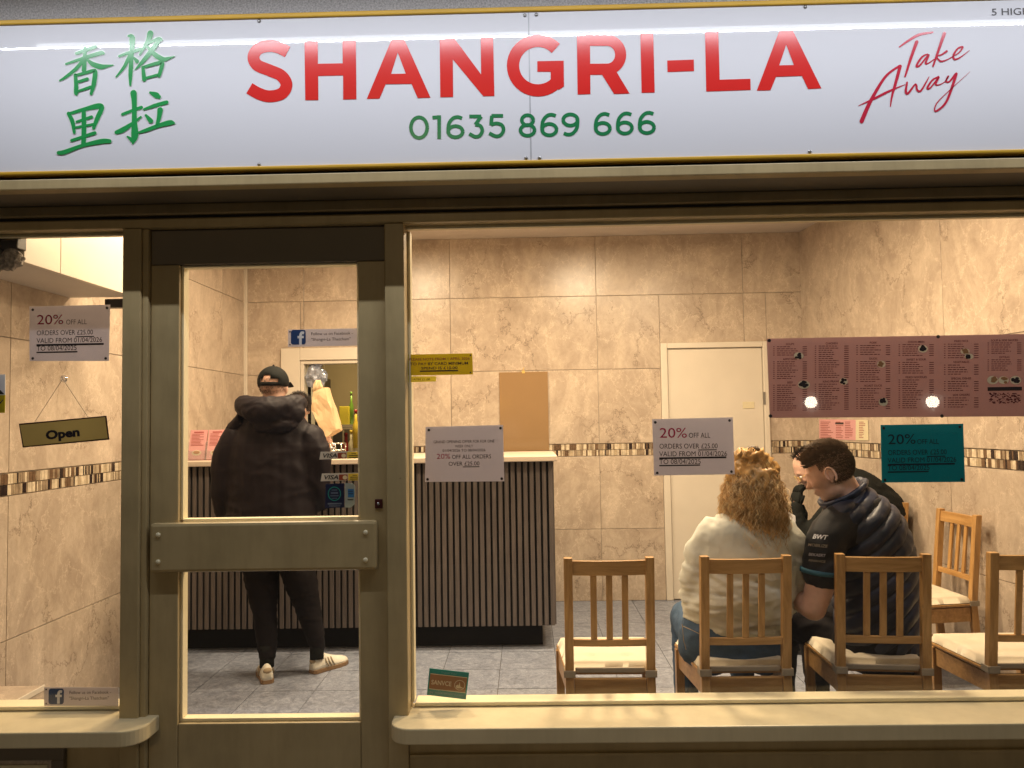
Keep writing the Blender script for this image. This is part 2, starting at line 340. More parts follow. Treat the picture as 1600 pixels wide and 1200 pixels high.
# ------------------------------------------------------------------ writing
def text_me(s, size, extr=0, bold=0, shear=0, space=1, align='LEFT'):
    c = bpy.data.curves.new('t', 'FONT'); c.body = s; c.size = size; c.offset = bold; c.shear = shear; c.space_character = space
    c.align_x = align; c.resolution_u = 3; c.extrude = extr
    o = bpy.data.objects.new('t', c); me = bpy.data.meshes.new_from_object(o); bpy.data.objects.remove(o); bpy.data.curves.remove(c)
    return me
class Print:
    """collects flat print (text, bars) of one sheet in the plane facing the street"""
    def __init__(s): s.mb = MB()
    def text(s, t, px, py, h, Y, width=None, align='LEFT', bold=0, shear=0, M4=None, space=1):
        cap = h*Y/F; size = cap/.73; me = text_me(t, size, 0, bold*size, shear, space, align)
        vs = [v.co.copy() for v in me.vertices]; fs = [tuple(p.vertices) for p in me.polygons]; bpy.data.meshes.remove(me)
        if not vs: return s
        if width:
            x0 = min(v.x for v in vs); x1 = max(v.x for v in vs); k = (width*Y/F)/(x1-x0)
            for v in vs: v.x *= k
        o = U(px, py, Y)
        Rm = M4 or Matrix()
        s.mb.add([o + Rm.to_3x3() @ Vector((v.x, 0, v.y)) for v in vs], fs); return s
    def bar(s, x0, y0, x1, y1, Y):
        a, b = U(x0, y0, Y), U(x1, y1, Y); s.mb.add([(a.x, Y, a.z), (b.x, Y, a.z), (b.x, Y, b.z), (a.x, Y, b.z)], [(0, 1, 2, 3)]); return s
    def build(s, name, mat, parent): return s.mb.build(name, mat, parent, fix=False)
def sheet(name, corners, Y, mat, parent=None, t=.0012):
    return MB().prism([U(px, py, Y) for px, py in corners], (0, t, 0)).build(name, mat, parent)

def catmull(pts, sub=6):
    out = []
    P = [pts[0]] + list(pts) + [pts[-1]]
    for i in range(1, len(P)-2):
        for k in range(sub):
            t = k/sub; a, b, c, d = P[i-1], P[i], P[i+1], P[i+2]
            out.append(tuple(.5*((2*b[j]) + (-a[j]+c[j])*t + (2*a[j]-5*b[j]+4*c[j]-d[j])*t*t + (-a[j]+3*b[j]-3*c[j]+d[j])*t**3) for j in range(len(b))))
    out.append(tuple(pts[-1])); return out
def ribbon(mb, pts, Y, width=None, sub=6, rounded=False, depth=.0015, grow=0):
    """a flat brush stroke in the plane Y; pts are (px, py[, w])"""
    if width is not None: pts = [(p[0], p[1], width) for p in pts]
    q = catmull(pts, sub) if sub > 1 else list(pts)
    n = len(q); L = []; Rr = []
    for i, p in enumerate(q):
        a = q[max(i-1, 0)]; b = q[min(i+1, n-1)]; tx, ty = b[0]-a[0], b[1]-a[1]; l = math.hypot(tx, ty) or 1
        nx, ny = -ty/l, tx/l; h = max(p[2], .3)/2 + grow
        L.append((p[0]+nx*h, p[1]+ny*h)); Rr.append((p[0]-nx*h, p[1]-ny*h))
    vs = [U(*a, Y) for a in L] + [U(*a, Y) for a in Rr]
    fs = [(i, i+1, n+i+1, n+i) for i in range(n-1)]
    mb.add(vs, fs)
    if rounded:
        for p in (q[0], q[-1]):
            h = max(p[2], .3)/2 + grow; mb.add([U(p[0]+h*math.cos(k*math.pi/6), p[1]+h*math.sin(k*math.pi/6), Y-.0001) for k in range(12)], [tuple(range(12))])
def poly(mb, pts, Y):
    me = bpy.data.meshes.new('p'); bm = bmesh.new(); vs = [bm.verts.new(U(x, y, Y)) for x, y in pts]; bm.faces.new(vs).normal_update()
    bmesh.ops.triangulate(bm, faces=bm.faces, ngon_method='EAR_CLIP'); bm.verts.index_update()
    mb.add([v.co.copy() for v in bm.verts], [tuple(v.index for v in f.verts) for f in bm.faces]); bm.free(); bpy.data.meshes.remove(me)

# ================================================================== GROUND, ROOM SHELL
XL, YB, YB2, YI = -2.30, 6.25, 6.25, 2.96
YF, YG, YS = 2.80, 2.87, 2.60
def tag_struct(o): o['kind'] = 'structure'; return o
pv = tag_struct(MB().box(-12, 12, -2.2, 2.92, -.12, -.004).build('pavement', M['paving']))
rd = tag_struct(MB().box(-60, 60, -60, -2.2, -.3, -.13).build('road', M['asphalt']))
gd = tag_struct(MB().box(-60, 60, -60, 60, -.6, -.31).build('ground', M['asphalt']))
fl = tag_struct(empty('floor')); 
def piece(name, mb, mat, parent, bevel=.0012): return mb.build(name, mat, parent, bevel=bevel)
fb = MB().box(-2.7, 3.0, 2.92, 8.9, -.05, -.0035).build('floor_bed', M['floor_grout'], fl)
tile_me = MB().box(-.1645, .1645, -.1645, .1645, -.012, 0).mesh('floor_tile'); tile_me.materials.append(M['floor'])
for i in range(-5, 11):
    for j in range(0, 12):
        x = -1.01+.333*i; y = 3.08+.333*j
        if x < XL-.1 or x > 2.75 or y > YB+.1: continue
        o = child('tile', tile_me, fl, (x, y, rnd.uniform(-.0004, .0004)), (0, 0, rnd.choice((0, math.pi))))
cl = tag_struct(MB().box(-2.7, 3.0, 2.9, 8.9, CEIL, CEIL+.1).build('ceiling', M['ceiling']))

ROWS = [0, .571, 1.155, None, 1.257, 1.857, 2.457, CEIL]
def wall_tiles(parent, p0, p1, rows, joints, thick=.008, holes=()):
    """tiles along the wall line p0->p1 (plan), room side to the right-hand normal n"""
    p0 = Vector((p0[0], p0[1], 0)); p1 = Vector((p1[0], p1[1], 0)); d = (p1-p0); L = d.length; d.normalize(); n = Vector((d.y, -d.x, 0))
    g = .0017
    for a, b in rows:
        for s0, s1 in zip(joints[:-1], joints[1:]):
            segs = [(s0, s1, a, b)]
            for (h0, h1, hb, hz) in holes:
                new = []
                for (u0, u1, z0, z1) in segs:
                    if u1 <= h0 or u0 >= h1 or z0 >= hz or z1 <= hb: new.append((u0, u1, z0, z1)); continue
                    if u0 < h0: new.append((u0, h0, z0, z1))
                    if u1 > h1: new.append((h1, u1, z0, z1))
                    if z1 > hz: new.append((max(u0, h0), min(u1, h1), hz, z1))
                    if z0 < hb: new.append((max(u0, h0), min(u1, h1), z0, hb))
                segs = new
            for (u0, u1, z0, z1) in segs:
                if u1-u0 < .02 or z1-z0 < .02: continue
                A = p0+d*(u0+g); B = p0+d*(u1-g)
                off = n*thick
                mb = MB().prism([(A.x, A.y, z0+g), (B.x, B.y, z0+g), (B.x, B.y, z1-g), (A.x, A.y, z1-g)], off)
                piece('tile', mb, M['tile'], parent)
def mosaic(parent, p0, p1, z0, z1, holes=(), seed=1):
    r = random.Random(seed); p0 = Vector((p0[0], p0[1], 0)); p1 = Vector((p1[0], p1[1], 0)); d = p1-p0; L = d.length; d.normalize(); n = Vector((d.y, -d.x, 0))
    mbs = [MB() for _ in MOS]; zm = (z0+z1)/2
    for (a, b) in ((z0+.004, zm-.002), (zm+.002, z1-.004)):
        u = r.uniform(0, .02)
        while u < L-.03:
            wd = r.choice((.007, .009, .013, .018, .024)); k = r.choices(range(5), (6, 4, 2, 4, 3))[0]
            if not any(u+wd > h_[0] and u < h_[1] for h_ in holes):
                A = p0+d*u; B = p0+d*(u+wd); mbs[k].prism([(A.x, A.y, a), (B.x, B.y, a), (B.x, B.y, b), (A.x, A.y, b)], n*.0075)
            u += wd+.002
    for mb, m in zip(mbs, MOS):
        o = mb.build('mosaic_strip', m, parent); o['kind'] = 'stuff'
# back wall: internal door on the right, hatch to the kitchen on the left
bw = tag_struct(empty('back_wall'))
HZ = U(500, 563, YB).z; H0, H1 = U(470, 600, YB).x, -1.06; HB = .95
rows = [(0, .571), (.571, 1.155), (1.257, 1.857), (1.857, 2.457), (2.457, CEIL)]
DOOR0, DOOR1, DOORZ = U(1035, 700, YB).x, U(1203, 700, YB).x, U(1120, 535, YB).z
XR_B, XR_F = U(1252, 450, YB).x, 2.64
MB().box(H1, XR_B+.2, YB+.002, YB+.1, 0, CEIL).box(XL-.1, H0, YB+.002, YB+.1, 0, CEIL).box(H0, H1, YB+.002, YB+.1, HZ, CEIL).box(H0, H1, YB+.002, YB+.1, 0, HB).build('wall_core', M['grout'], bw)
jx = [U(p, 450, YB).x-XL for p in (475, 703, 931, 1160)]
wall_tiles(bw, (XL, YB), (XR_B, YB), rows, [0]+jx+[XR_B-XL], holes=[(DOOR0-XL, DOOR1-XL, 0, DOORZ), (H0-XL, H1-XL, HB, HZ)])
mosaic(bw, (XL, YB), (XR_B, YB), 1.155, 1.257, holes=[(DOOR0-XL, DOOR1-XL), (H0-XL, H1-XL)])
MB().box(XL+.002, XL+.03, YB2-.035, YB2-.008, 0, CEIL).build('corner_trim', M['white'], bw, bevel=.004)
hf = tag(empty('hatch_frame', (H0, YB2, 1), 'white painted frame around the kitchen hatch behind the counter', 'hatch'), kind=None)
fwz = (470-440)*YB2/F
MB().box(H0-fwz, H0, YB2-.03, YB2-.009, .9, HZ+.10).build('jamb', M['white'], hf, bevel=.005)
MB().box(H0, H1+.03, YB2-.03, YB2-.009, HZ, HZ+.10).build('head', M['white'], hf, bevel=.005)
MB().box(H0, H0+.03, YB2-.012, YB2+.1, .9, HZ-.03).build('jamb_lining', M['white'], hf, bevel=.004)
MB().box(H0, H1, YB2-.012, YB2+.1, HZ-.03, HZ-.001).build('head_lining', M['white'], hf, bevel=.004)
# left wall
lw = tag_struct(empty('left_wall'))
MB().box(XL-.12, XL-.002, YI-.1, YB2+.1, 0, CEIL).build('wall_core', M['grout'], lw)
zt = 1.257; zb = 1.155
yj = UX(10, 800, XL).y
wall_tiles(lw, (XL, YI-.06), (XL, YB2), [(0, .525), (.525, zb), (zt, 1.857), (1.857, 2.457), (2.457, CEIL)], [0, yj-YI+.06, yj-YI+.06+1.2, yj-YI+.06+2.4, YB2-YI+.06])
mosaic(lw, (XL, YI-.06), (XL, YB2), zb, zt, seed=3)
# right wall
rw = tag_struct(empty('right_wall'))
MB().prism([(XR_B+.002, YB+.1, 0), (XR_F+.002, YI-.1, 0), (XR_F+.15, YI-.1, 0), (XR_B+.15, YB+.1, 0)], (0, 0, CEIL)).build('wall_core', M['grout'], rw)
Lr = math.hypot(XR_F-XR_B, YB-YI+.1)
wall_tiles(rw, (XR_B, YB), (XR_F, YI-.1), [(0, .571), (.571, 1.155), (1.257, 1.857), (1.857, CEIL)], [0, 1.75, 2.95, Lr])
mosaic(rw, (XR_B, YB), (XR_F, YI-.1), 1.155, 1.257, seed=5)
# kitchen behind the hatch
kt = tag_struct(empty('kitchen_room'))
MB().box(-3.6, 0, 8.8, 8.9, 0, CEIL).box(-3.6, -3.5, 6.36, 8.8, 0, CEIL).box(-.1, 0, 6.36, 8.8, 0, CEIL).build('kitchen_wall', M['kitchen'], kt)

# boxed-in stair over the left window
bk = tag(empty('boxed_stair_soffit', (-2.3, 3.5, 2.16), 'cream boxed in soffit under the ceiling inside the left window', 'boxing'))
BX = -1.96; YK = UX(95, 400, BX).y
MB().box(BX-.02, BX, YI, YK-.002, 2.105, CEIL).build('side_panel', M['white'], bk, bevel=.002)
MB().box(BX-.02, BX, YK+.002, 3.80, 2.105, CEIL).build('side_panel', M['white'], bk, bevel=.002)
MB().box(XL+.01, BX-.021, YI, 3.80, 2.107, 2.125).build('soffit_panel', M['ceiling'], bk)
MB().box(XL+.01, BX, 3.801, 3.82, 2.107, CEIL).build('end_panel', M['white'], bk)
MB().box(-2.12, -1.92, 3.825, 3.87, 2.055, 2.10).box(-2.03, -1.96, 3.83, 3.865, 2.03, 2.056).build('door_closer', M['dark'], None, bevel=.004)
tag(bpy.data.objects['door_closer'], 'small black box fixed below the end of the cream boxing', 'bracket')

# ================================================================== INTERNAL DOOR
dr = tag(empty('internal_door', ((DOOR0+DOOR1)/2, YB, 0), 'cream painted flush door in the tiled back wall right of the counter', 'door'))
fw_ = .055
MB().box(DOOR0, DOOR0+fw_, YB-.03, YB+.01, 0, DOORZ).build('jamb', M['white'], dr, bevel=.006)
MB().box(DOOR1-fw_*.75, DOOR1, YB-.03, YB+.01, 0, DOORZ).build('jamb', M['white'], dr, bevel=.006)
MB().box(DOOR0+fw_, DOOR1-fw_*.75, YB-.03, YB+.01, DOORZ-.045, DOORZ).build('head', M['white'], dr, bevel=.006)
MB().box(DOOR0+fw_+.004, DOOR1-fw_*.75-.004, YB-.008, YB+.012, .008, DOORZ-.05).build('door_leaf', M['white'], dr, bevel=.003)
a = U(1160, 628, YB); b = U(1178, 638, YB)
MB().box(a.x, b.x, YB-.0125, YB-.0085, b.z, a.z).build('door_label', M['cream'], dr)
for z in (.3, 1.55): MB().box(DOOR1-fw_*.75-.008, DOOR1-fw_*.75+.008, YB-.036, YB-.0305, z, z+.1).build('hinge', M['steel'], dr)

# ================================================================== SERVING COUNTER
YC = 4.95
CR = U(868, 850, YC).x; CT = 1.19
ct = tag(empty('serving_counter', ((XL+CR)/2, YC+.3, 0), 'counter clad in grey brown vertical slats with a cream worktop', 'counter'))
MB().box(XL+.01, CR-.015, YC+.013, YC+.7, .15, CT-.002).build('carcass', M['felt'], ct)
MB().box(XL+.01, CR-.09, YC+.11, YC+.66, 0, .149).build('plinth', M['plinth'], ct, bevel=.002)
MB().box(XL+.01, CR+.02, YC-.05, YC+.72, CT, CT+.036).build('worktop', M['worktop'], ct, bevel=.006)
pitch_s = .0405; x = XL+.02; k = 0
sm = {}
slm = MB().box(0, .0262, 0, .012, .15, CT-.003).mesh('slat'); slm.materials.append(M['slat'])
ns = int((CR-XL-.03)/pitch_s); pitch_s = (CR-.012-.026-(XL+.02))/ns
for k in range(ns+1):
    o = child('slat', slm, ct); o.location = (XL+.02+k*pitch_s-ct.location.x, YC+rnd.uniform(-.0006, .0006)-ct.location.y, 0)
    o.modifiers.new('bevel', 'BEVEL').width = .0015
ys = YC+.03
while ys < YC+.68:
    MB().box(CR-.014, CR-.002, ys, ys+.026, .15, CT-.003).build('slat', M['slat'], ct); ys += .0405

# things on the counter
def leaflet(px, label):
    p = U(px, 722, YC+.08); Y = YC+.08; z = CT+.036
    h = tag(empty('leaflet_stack', (p.x, Y, z), label, 'leaflets', 'pink menu leaflets on the counter'))
    wd = .11; hh = .20
    T = Matrix.Translation((p.x, Y, z+.004)) @ Matrix.Rotation(math.radians(-14), 4, 'X')
    MB().box(-wd/2, wd/2, 0, .02, 0, hh, T).build('leaflet', M['pink'], h)
    pr = MB()
    for i in range(9):
        zz = hh-.03-i*.0095; pr.box(-wd/2+.012, -wd/2+.012+rnd.uniform(.05, .085), -.0012, -.0006, zz, zz+.0035, T)
    pr.box(-.03, .035, -.0012, -.0006, hh-.02, hh-.012, T)
    pr.build('printed_lines', M['pinkink'], h)
    MB().sphere(T @ Vector((0, -.0015, .045)), (.032, .0012, .018), 16, 8, T).build('printed_plate', M['cream'], h)
    MB().sphere(T @ Vector((0, -.003, .048)), (.022, .0012, .011), 12, 6, T).build('printed_food', M['brownprint'], h)
    MB().box(-wd/2-.004, wd/2+.004, -.006, -.0035, 0, .06, T).box(-wd/2-.004, -wd/2-.001, -.006, .03, 0, .12, T).box(wd/2+.001, wd/2+.004, -.006, .03, 0, .12, T).build('holder', M['clear'], h)
leaflet(306, 'pink menu leaflets standing leftmost on the counter by the tiled side wall')
leaflet(335, 'pink menu leaflets on the counter half hidden by the customer in the cap')
a, b = U(504, 693, YC+.25), U(536, 722, YC+.25)
cg = MB()
for zz in (a.z, (a.z+CT+.036)/2, CT+.04): cg.tube([(a.x, YC+.2, zz), (b.x, YC+.2, zz)], .0035, 6).tube([(a.x, YC+.32, zz), (b.x, YC+.32, zz)], .0035, 6)
for xx in (a.x, b.x): cg.tube([(xx, YC+.2, a.z), (xx, YC+.32, a.z)], .0035, 6)
for xx in (a.x, (a.x+b.x)/2, b.x): cg.tube([(xx, YC+.2, CT+.037), (xx, YC+.2, a.z)], .0035, 6).tube([(xx, YC+.32, CT+.037), (xx, YC+.32, a.z)], .0035, 6)
tag(cg.build('wire_rack', M['chrome'], None, True), 'small wire rack on the counter in front of the kitchen hatch', 'rack')

# kitchen things beyond the hatch
def kbox(px0, py0, px1, py1, Y, d, mat, name, label, cat, bev=.004, mbx=None):
    a, b = U(px0, py0, Y), U(px1, py1, Y)
    o = MB().box(a.x, b.x, Y, Y+d, b.z, a.z).build(name, M[mat], None, bevel=bev); return tag(o, label, cat)
a = U(460, 600, 8.3); sh = tag(empty('kitchen_shelf_unit', (a.x, 8.3, 0), 'dark shelving unit seen through the left of the hatch', 'shelves'))
x0, x1 = U(455, 600, 8.3).x, U(502, 600, 8.3).x
MB().box(x0-.3, x1, 8.3, 8.7, .0, U(480, 590, 8.3).z).build('cabinet', M['kdark'], sh)
for p in (585, 620, 660, 700): zz = U(480, p, 8.28).z; MB().box(x0-.3, x1, 8.27, 8.298, zz, zz+.03).build('shelf', M['chrome'], sh)
MB().box(U(486, 600, 8.2).x, U(490, 600, 8.2).x, 8.2, 8.25, .3, U(480, 578, 8.2).z).build('upright', M['white'], sh)
wt = tag(empty('kitchen_worktop', (-1.6, 7.7, 0), 'steel kitchen worktop seen through the hatch', 'worktop'))
zk = U(540, 726, 7.5).z
MB().box(U(497, 700, 7.5).x, -.6, 7.5, 8.2, zk-.04, zk).build('top', M['chrome'], wt, bevel=.004)
MB().box(U(497, 700, 7.5).x+.02, -.62, 7.55, 8.2, .05, zk-.042).build('cupboard', M['kdark'], wt)
def bottle(px, py0, py1, Y, r, mat, capmat, label):
    z0, z1 = U(px, py1, Y).z, U(px, py0, Y).z; x = U(px, (py0+py1)/2, Y).x; h = z1-z0
    t = tag(empty('bottle', (x, Y, z0), label, 'bottle', 'bottles and jars in the kitchen'))
    MB().tube([(x, Y, z0), (x, Y, z0+h*.6), (x, Y, z0+h*.72), (x, Y, z0+h*.9)], [r, r, r*.45, r*.42], 14).build('body', M[mat], t, True)
    MB().tube([(x, Y, z0+h*.9), (x, Y, z1)], [r*.48, r*.48], 12).build('cap', M[capmat], t, True)
ks = tag(empty('kitchen_rail_shelf', (-1.55, 7.6, 1.4), 'steel shelf with jars at the kitchen hatch', 'shelf'))
za = U(540, 668, 7.6).z
MB().box(U(503, 660, 7.6).x, -.8, 7.55, 7.75, za-.02, za).box(U(503, 660, 7.6).x, -.8, 7.55, 7.56, za, za+.03).build('shelf_board', M['chrome'], ks, bevel=.003)
for q in (506, 536): xx = U(q, 700, 7.6).x; MB().box(xx, xx+.015, 7.58, 7.6, zk, za-.021).build('shelf_leg', M['chrome'], ks)
bottle(549, 612, 668, 7.65, .022, 'greenp', 'greenp', 'thin green bottle on the steel kitchen shelf')
bottle(512, 640, 668, 7.66, .03, 'yellowp', 'white', 'short yellow bottle on the kitchen shelf beside the paper bag')
bottle(520, 646, 668, 7.70, .028, 'cream', 'yellowp', 'cream jar with yellow cap on the kitchen shelf')
bottle(556, 640, 700, 7.52, .03, 'yellowp', 'redp', 'tall yellow bottle at the right of the kitchen hatch')
bottle(549, 672, 724, 7.53, .03, 'cream', 'yellowp', 'tall cream bottle standing on the kitchen worktop')
bottle(541, 676, 724, 7.6, .035, 'redp', 'redp', 'red bottle standing on the kitchen worktop')
kbox(530, 635, 545, 668, 7.58, .09, 'brightyellow', 'note_box', 'pale yellow box on the steel kitchen shelf', 'box')
kbox(520, 668, 538, 712, 7.9, .25, 'kdark', 'kitchen_appliance', 'dark appliance under the steel kitchen shelf', 'appliance')
jj = MB()
for i in range(16):
    p = U(rnd.uniform(500, 516), rnd.uniform(598, 650), 7.2); jj.sphere((p.x, 7.2+rnd.uniform(-.05, .05), p.z), (rnd.uniform(.012, .03),)*3, 8, 6)
tag(jj.build('utensil_bunch', M['chrome'], None, True), 'bunch of hanging steel ladle heads beside the paper bag', 'utensils', kind='stuff')
for k_ in range(5):
    p = U(502+k_*4, 640, 7.2); 
hk = MB().tube([U(507, 640, 7.2), U(507, 560, 7.2)], .005, 6); tag(hk.build('utensil_rail', M['chrome'], None), 'thin steel rail in the kitchen hatch', 'rail')

# crumpled clear bag hanging in the hatch
p = U(494, 590, 6.3)
cb = MB().sphere(p, (.085, .07, .095), 24, 16); cb.sphere(p+Vector((0, 0, .12)), (.05, .04, .05), 16, 10)
cbo = cb.build('hanging_plastic_bag', foil, None)
for v in cbo.data.vertices:
    n_ = noise.noise_vector(v.co*22); v.co += n_*.028
tag(cbo, 'crumpled clear plastic bag hanging above the brown paper bag', 'plastic bag')

# noticeboard on the back wall
a, b = U(780, 582, YB-.02), U(858, 705, YB-.02)
nb = tag(empty('tan_noticeboard', ((a.x+b.x)/2, YB, b.z), 'glossy plain tan board hanging on the tiled back wall', 'board'))
MB().box(a.x, b.x, YB-.022, YB-.0085, b.z, a.z).build('board', M['cork'], nb, bevel=.001)
MB().box(a.x+.002, b.x-.002, YB-.026, YB-.0225, b.z-.012, b.z+.006).build('bottom_edge', M['brassedge'], nb)
mx_ = (a.x+b.x)/2
MB().box(mx_-.012, mx_+.012, YB-.028, YB-.0225, a.z-.01, a.z+.012).tube([(mx_, YB-.025, a.z+.01), (mx_, YB-.028, a.z+.03), (mx_+.008, YB-.02, a.z+.035)], .003, 8).build('clip', M['brass'], nb)

# round ceiling lamps
for i, (x, y) in enumerate(CEILING_LIGHTS):
    t = tag(empty('ceiling_lamp', (x, y, CEIL), ['round ceiling lamp over the middle of the counter', 'round ceiling lamp in front of the plain tan board', 'round ceiling lamp above the row of chairs', 'round ceiling lamp just inside the entrance door'][i], 'lamp', 'round ceiling lamps'))
    MB().tube([(x, y, CEIL-.001), (x, y, CEIL-.035)], [.17, .17], 28).build('lamp_body', M['white'], t, True)
    MB().tube([(x, y, CEIL-.036), (x, y, CEIL-.05)], [.16, .14], 28).build('diffuser', M['lampglow'], t, True)

# ================================================================== SHOP FRONT
def PX(px, py=700, Y=YF): return U(px, py, Y).x
def PZ(py, px=800, Y=YF): return U(px, py, Y).z
ZSILL = .402
ZWT = PZ(350, 900, YG)         # window head
ZTR0 = ZWT
ZSOF = U(800, 275, YS).z
sf = tag(empty('shop_front', (0, YF, 0), 'cream grey painted timber frame holding the shop windows and door', 'shop front'))
def fbx(name, x0, x1, y0, y1, z0, z1, mat='paint', bevel=.004, parent=sf): return MB().box(x0, x1, y0, y1, z0, z1).build(name, M[mat], parent, bevel=bevel)
xa0, xa1 = PX(189), PX(218)            # mullion left of the door
xd0, xd1 = PX(226, 700, YF+.03), PX(603, 700, YF+.03)
xb0, xb1 = PX(603), PX(634)            # mullion right of the door
fbx('mullion', xa0, xa1, YF, YF+.13, 0, ZWT)
fbx('mullion', xa1, xa1+.022, YF+.012, YF+.13, 0, ZWT)
fbx('mullion', xb0, xb1, YF, YF+.13, 0, ZWT)
zl1 = U(800, 329, YF).z
fbx('transom_board', -3.2, 3.4, YF, YF+.13, ZWT+.001, zl1, bevel=.006)
fbx('transom_groove', -3.2, 3.4, YF+.02, YF+.13, zl1+.0005, zl1+.0115, 'paint_dark_shade', 0)
fbx('transom_board', -3.2, 3.4, YF-.004, YF+.13, zl1+.012, ZSOF-.012, bevel=.006)
fbx('soffit', -3.2, 3.4, YS+.012, YF+.13, ZSOF-.0115, ZSOF+.02, 'paint_dark_shade', 0)  # shade below the sign box is put into this colour
z0_ = U(800, 275, YS).z; z1_ = U(800, 262, YS).z
fbx('drip_moulding', -3.2, 3.4, YS-.002, YS+.05, z0_-.012, z1_-.004, bevel=.004)
# glazing beads (bright inner edges), sills and stall risers
fbx('bead', xb1, xb1+.012, YG+.008, YG+.05, ZSILL+.02, ZWT-.012, 'bead', .003)
fbx('bead', xb1, 3.2, YG-.02, YG-.006, ZWT-.012, ZWT, 'bead', .003)
fbx('bead', xb1+.012, 3.2, YG+.008, YG+.085, ZSILL+.003, ZSILL+.018, 'bead', .004)
fbx('bead', -3.2, xa0, YG-.02, YG-.006, ZWT-.012, ZWT, 'bead', .003)
fbx('bead', -3.2, xa0, YG+.008, YG+.085, ZSILL+.003, ZSILL+.018, 'bead', .004)
def sill(x0, x1, round_left):
    pts = []; r = .075; yb, yf = YG+.06, YS+.08
    seg = 8
    if round_left:
        for k in range(seg+1):
            an = math.pi + k*(math.pi/2)/seg; pts.append((x0+r+r*math.cos(an), yf+r+r*math.sin(an), 0))
        pts += [(x1, yf, 0), (x1, yb, 0), (x0, yb, 0)]
    else:
        for k in range(seg+1):
            an = -math.pi/2 + k*(math.pi/2)/seg; pts.append((x1-r+r*math.cos(an), yf+r+r*math.sin(an), 0))
        pts += [(x1, yb, 0), (x0, yb, 0), (x0, yf, 0)]
    o = MB().prism([(p[0], p[1], ZSILL-.055) for p in pts], (0, 0, .055)).build('window_sill', M['lit_sillpaint'], sf, bevel=.005); return o
# the sill is notched round the posts: posts stand on it
sill(PX(606, 1130, YS+.08), 3.3, True); sill(-3.3, PX(216, 1140, YS+.08), False)
fbx('stall_riser', xb0+.002, 3.3, YF+.02, YF+.16, 0, ZSILL-.056, 'paint', 0); fbx('stall_riser', -3.3, xa1-.002, YF+.02, YF+.16, 0, ZSILL-.056, 'paint', 0)
fbx('panel_moulding', PX(640, 1160), 3.3, YF+.006, YF+.0195, .25, .262, 'paint', .003)
for o in [o for o in sf.children if o.name.startswith('mullion')]: pass
g1 = MB().box(xb1, 3.2, YG, YG+.006, ZSILL+.001, ZWT).build('window_pane', M['glass'], sf)
g2 = MB().box(-3.2, xa0, YG, YG+.006, ZSILL+.001, ZWT).build('window_pane', M['glass'], sf)
# inner window board and wall under it
MB().box(xb1, 2.62, YG+.03, YI, 0, ZSILL-.01).build('inner_riser', M['paint'], sf)
fbx('end_wall', 3.21, 3.6, YF, YI+.1, 0, 3.2, 'paint'); fbx('end_wall', -3.6, -3.21, YF, YI+.1, 0, 3.2, 'paint')
fbx('lintel', -3.2, 3.2, YF+.14, YI, ZWT+.02, 3.2, 'ceiling', 0)
# door vent grille under the left window
vg = tag(empty('low_letter_opening', (PX(50), YF, .2), 'dark framed low opening below the left window sill', 'vent'))
q0, q1 = U(-60, 1170, YF), U(98, 1200, YF)
zt_ = U(50, 1168, YF).z; xr_ = U(100, 1185, YF).x
MB().box(-3.1, xr_, YF-.004, YF+.018, zt_-.045, zt_).box(xr_-.045, xr_, YF-.004, YF+.018, .02, zt_-.045).build('frame', M['paint_dark_shade'], vg, bevel=.003)
MB().box(-3.1, xr_-.046, YF+.004, YF+.018, .02, zt_-.046).build('backing', M['tile'], vg)
MB().box(-3.1, xr_-.06, YF-.002, YF+.003, zt_-.078, zt_-.062).build('bar', M['bead'], vg)

# entrance door
DY = YF+.03
dz0, dz1 = .02, U(400, 366, DY).z
en = tag(empty('entrance_door', ((xd0+xd1)/2, DY, 0), 'cream grey glazed entrance door with a wide push plate across it', 'door'))
gx0, gx1 = U(279, 700, DY).x, U(561, 700, DY).x
zt0 = U(420, 411, DY).z; zm1 = U(420, 812, DY).z; zm0 = U(420, 893, DY).z; zb0 = U(420, 1130, DY).z
lz = lambda *a: MB().box(*a)
lz(xa1+.024, gx0, DY, DY+.045, dz0, zt0).build('stile', M['paint'], en, bevel=.004)
lz(gx1, xb0-.002, DY, DY+.045, dz0, zt0).build('stile', M['paint'], en, bevel=.004)
lz(xa1+.024, xb0-.002, DY, DY+.045, zt0+.001, ZWT).build('top_rail', M['paint_dark_shade'], en, bevel=.004)
lz(gx0+.001, gx1-.001, DY+.002, DY+.045, dz0, zb0).build('bottom_rail', M['paint'], en, bevel=.004)
lz(gx0+.001, gx1-.001, DY+.006, DY+.04, zm0, zm1-.012).build('mid_rail', M['paint'], en, bevel=.003)
for (u0, u1, v0, v1) in ((gx0, gx0+.009, zm1, zt0), (gx1-.009, gx1, zm1, zt0), (gx0+.009, gx1-.009, zm1-.011, zm1+.004), (gx0+.009, gx1-.009, zt0-.008, zt0), (gx0, gx0+.010, zb0+.012, zm0), (gx1-.010, gx1, zb0+.012, zm0), (gx0, gx1, zb0, zb0+.012)):
    lz(u0, u1, DY+.020, DY+.062, v0, v1).build('bead', M['bead'], en, bevel=.002)
lz(gx0, gx1, DY+.012, DY+.017, zm1-.01, zt0).build('glass_pane', M['glass'], en)
lz(gx0, gx1, DY+.012, DY+.017, zb0, zm0).build('glass_pane', M['glass'], en)
pa, pb = U(233, 818, DY-.03), U(589, 891, DY-.03)
pp = lz(pa.x, pb.x, DY-.03, DY-.001, pb.z, pa.z).build('push_plate', M['paint'], en, bevel=.012)
for (qx, qy) in ((247, 836), (247, 878), (571, 832), (571, 875)):
    c = U(qx, qy, DY-.031); MB().sphere((c.x, DY-.031, c.z), (.009, .006, .009), 14, 8).build('screw', M['bead'], pp, True)
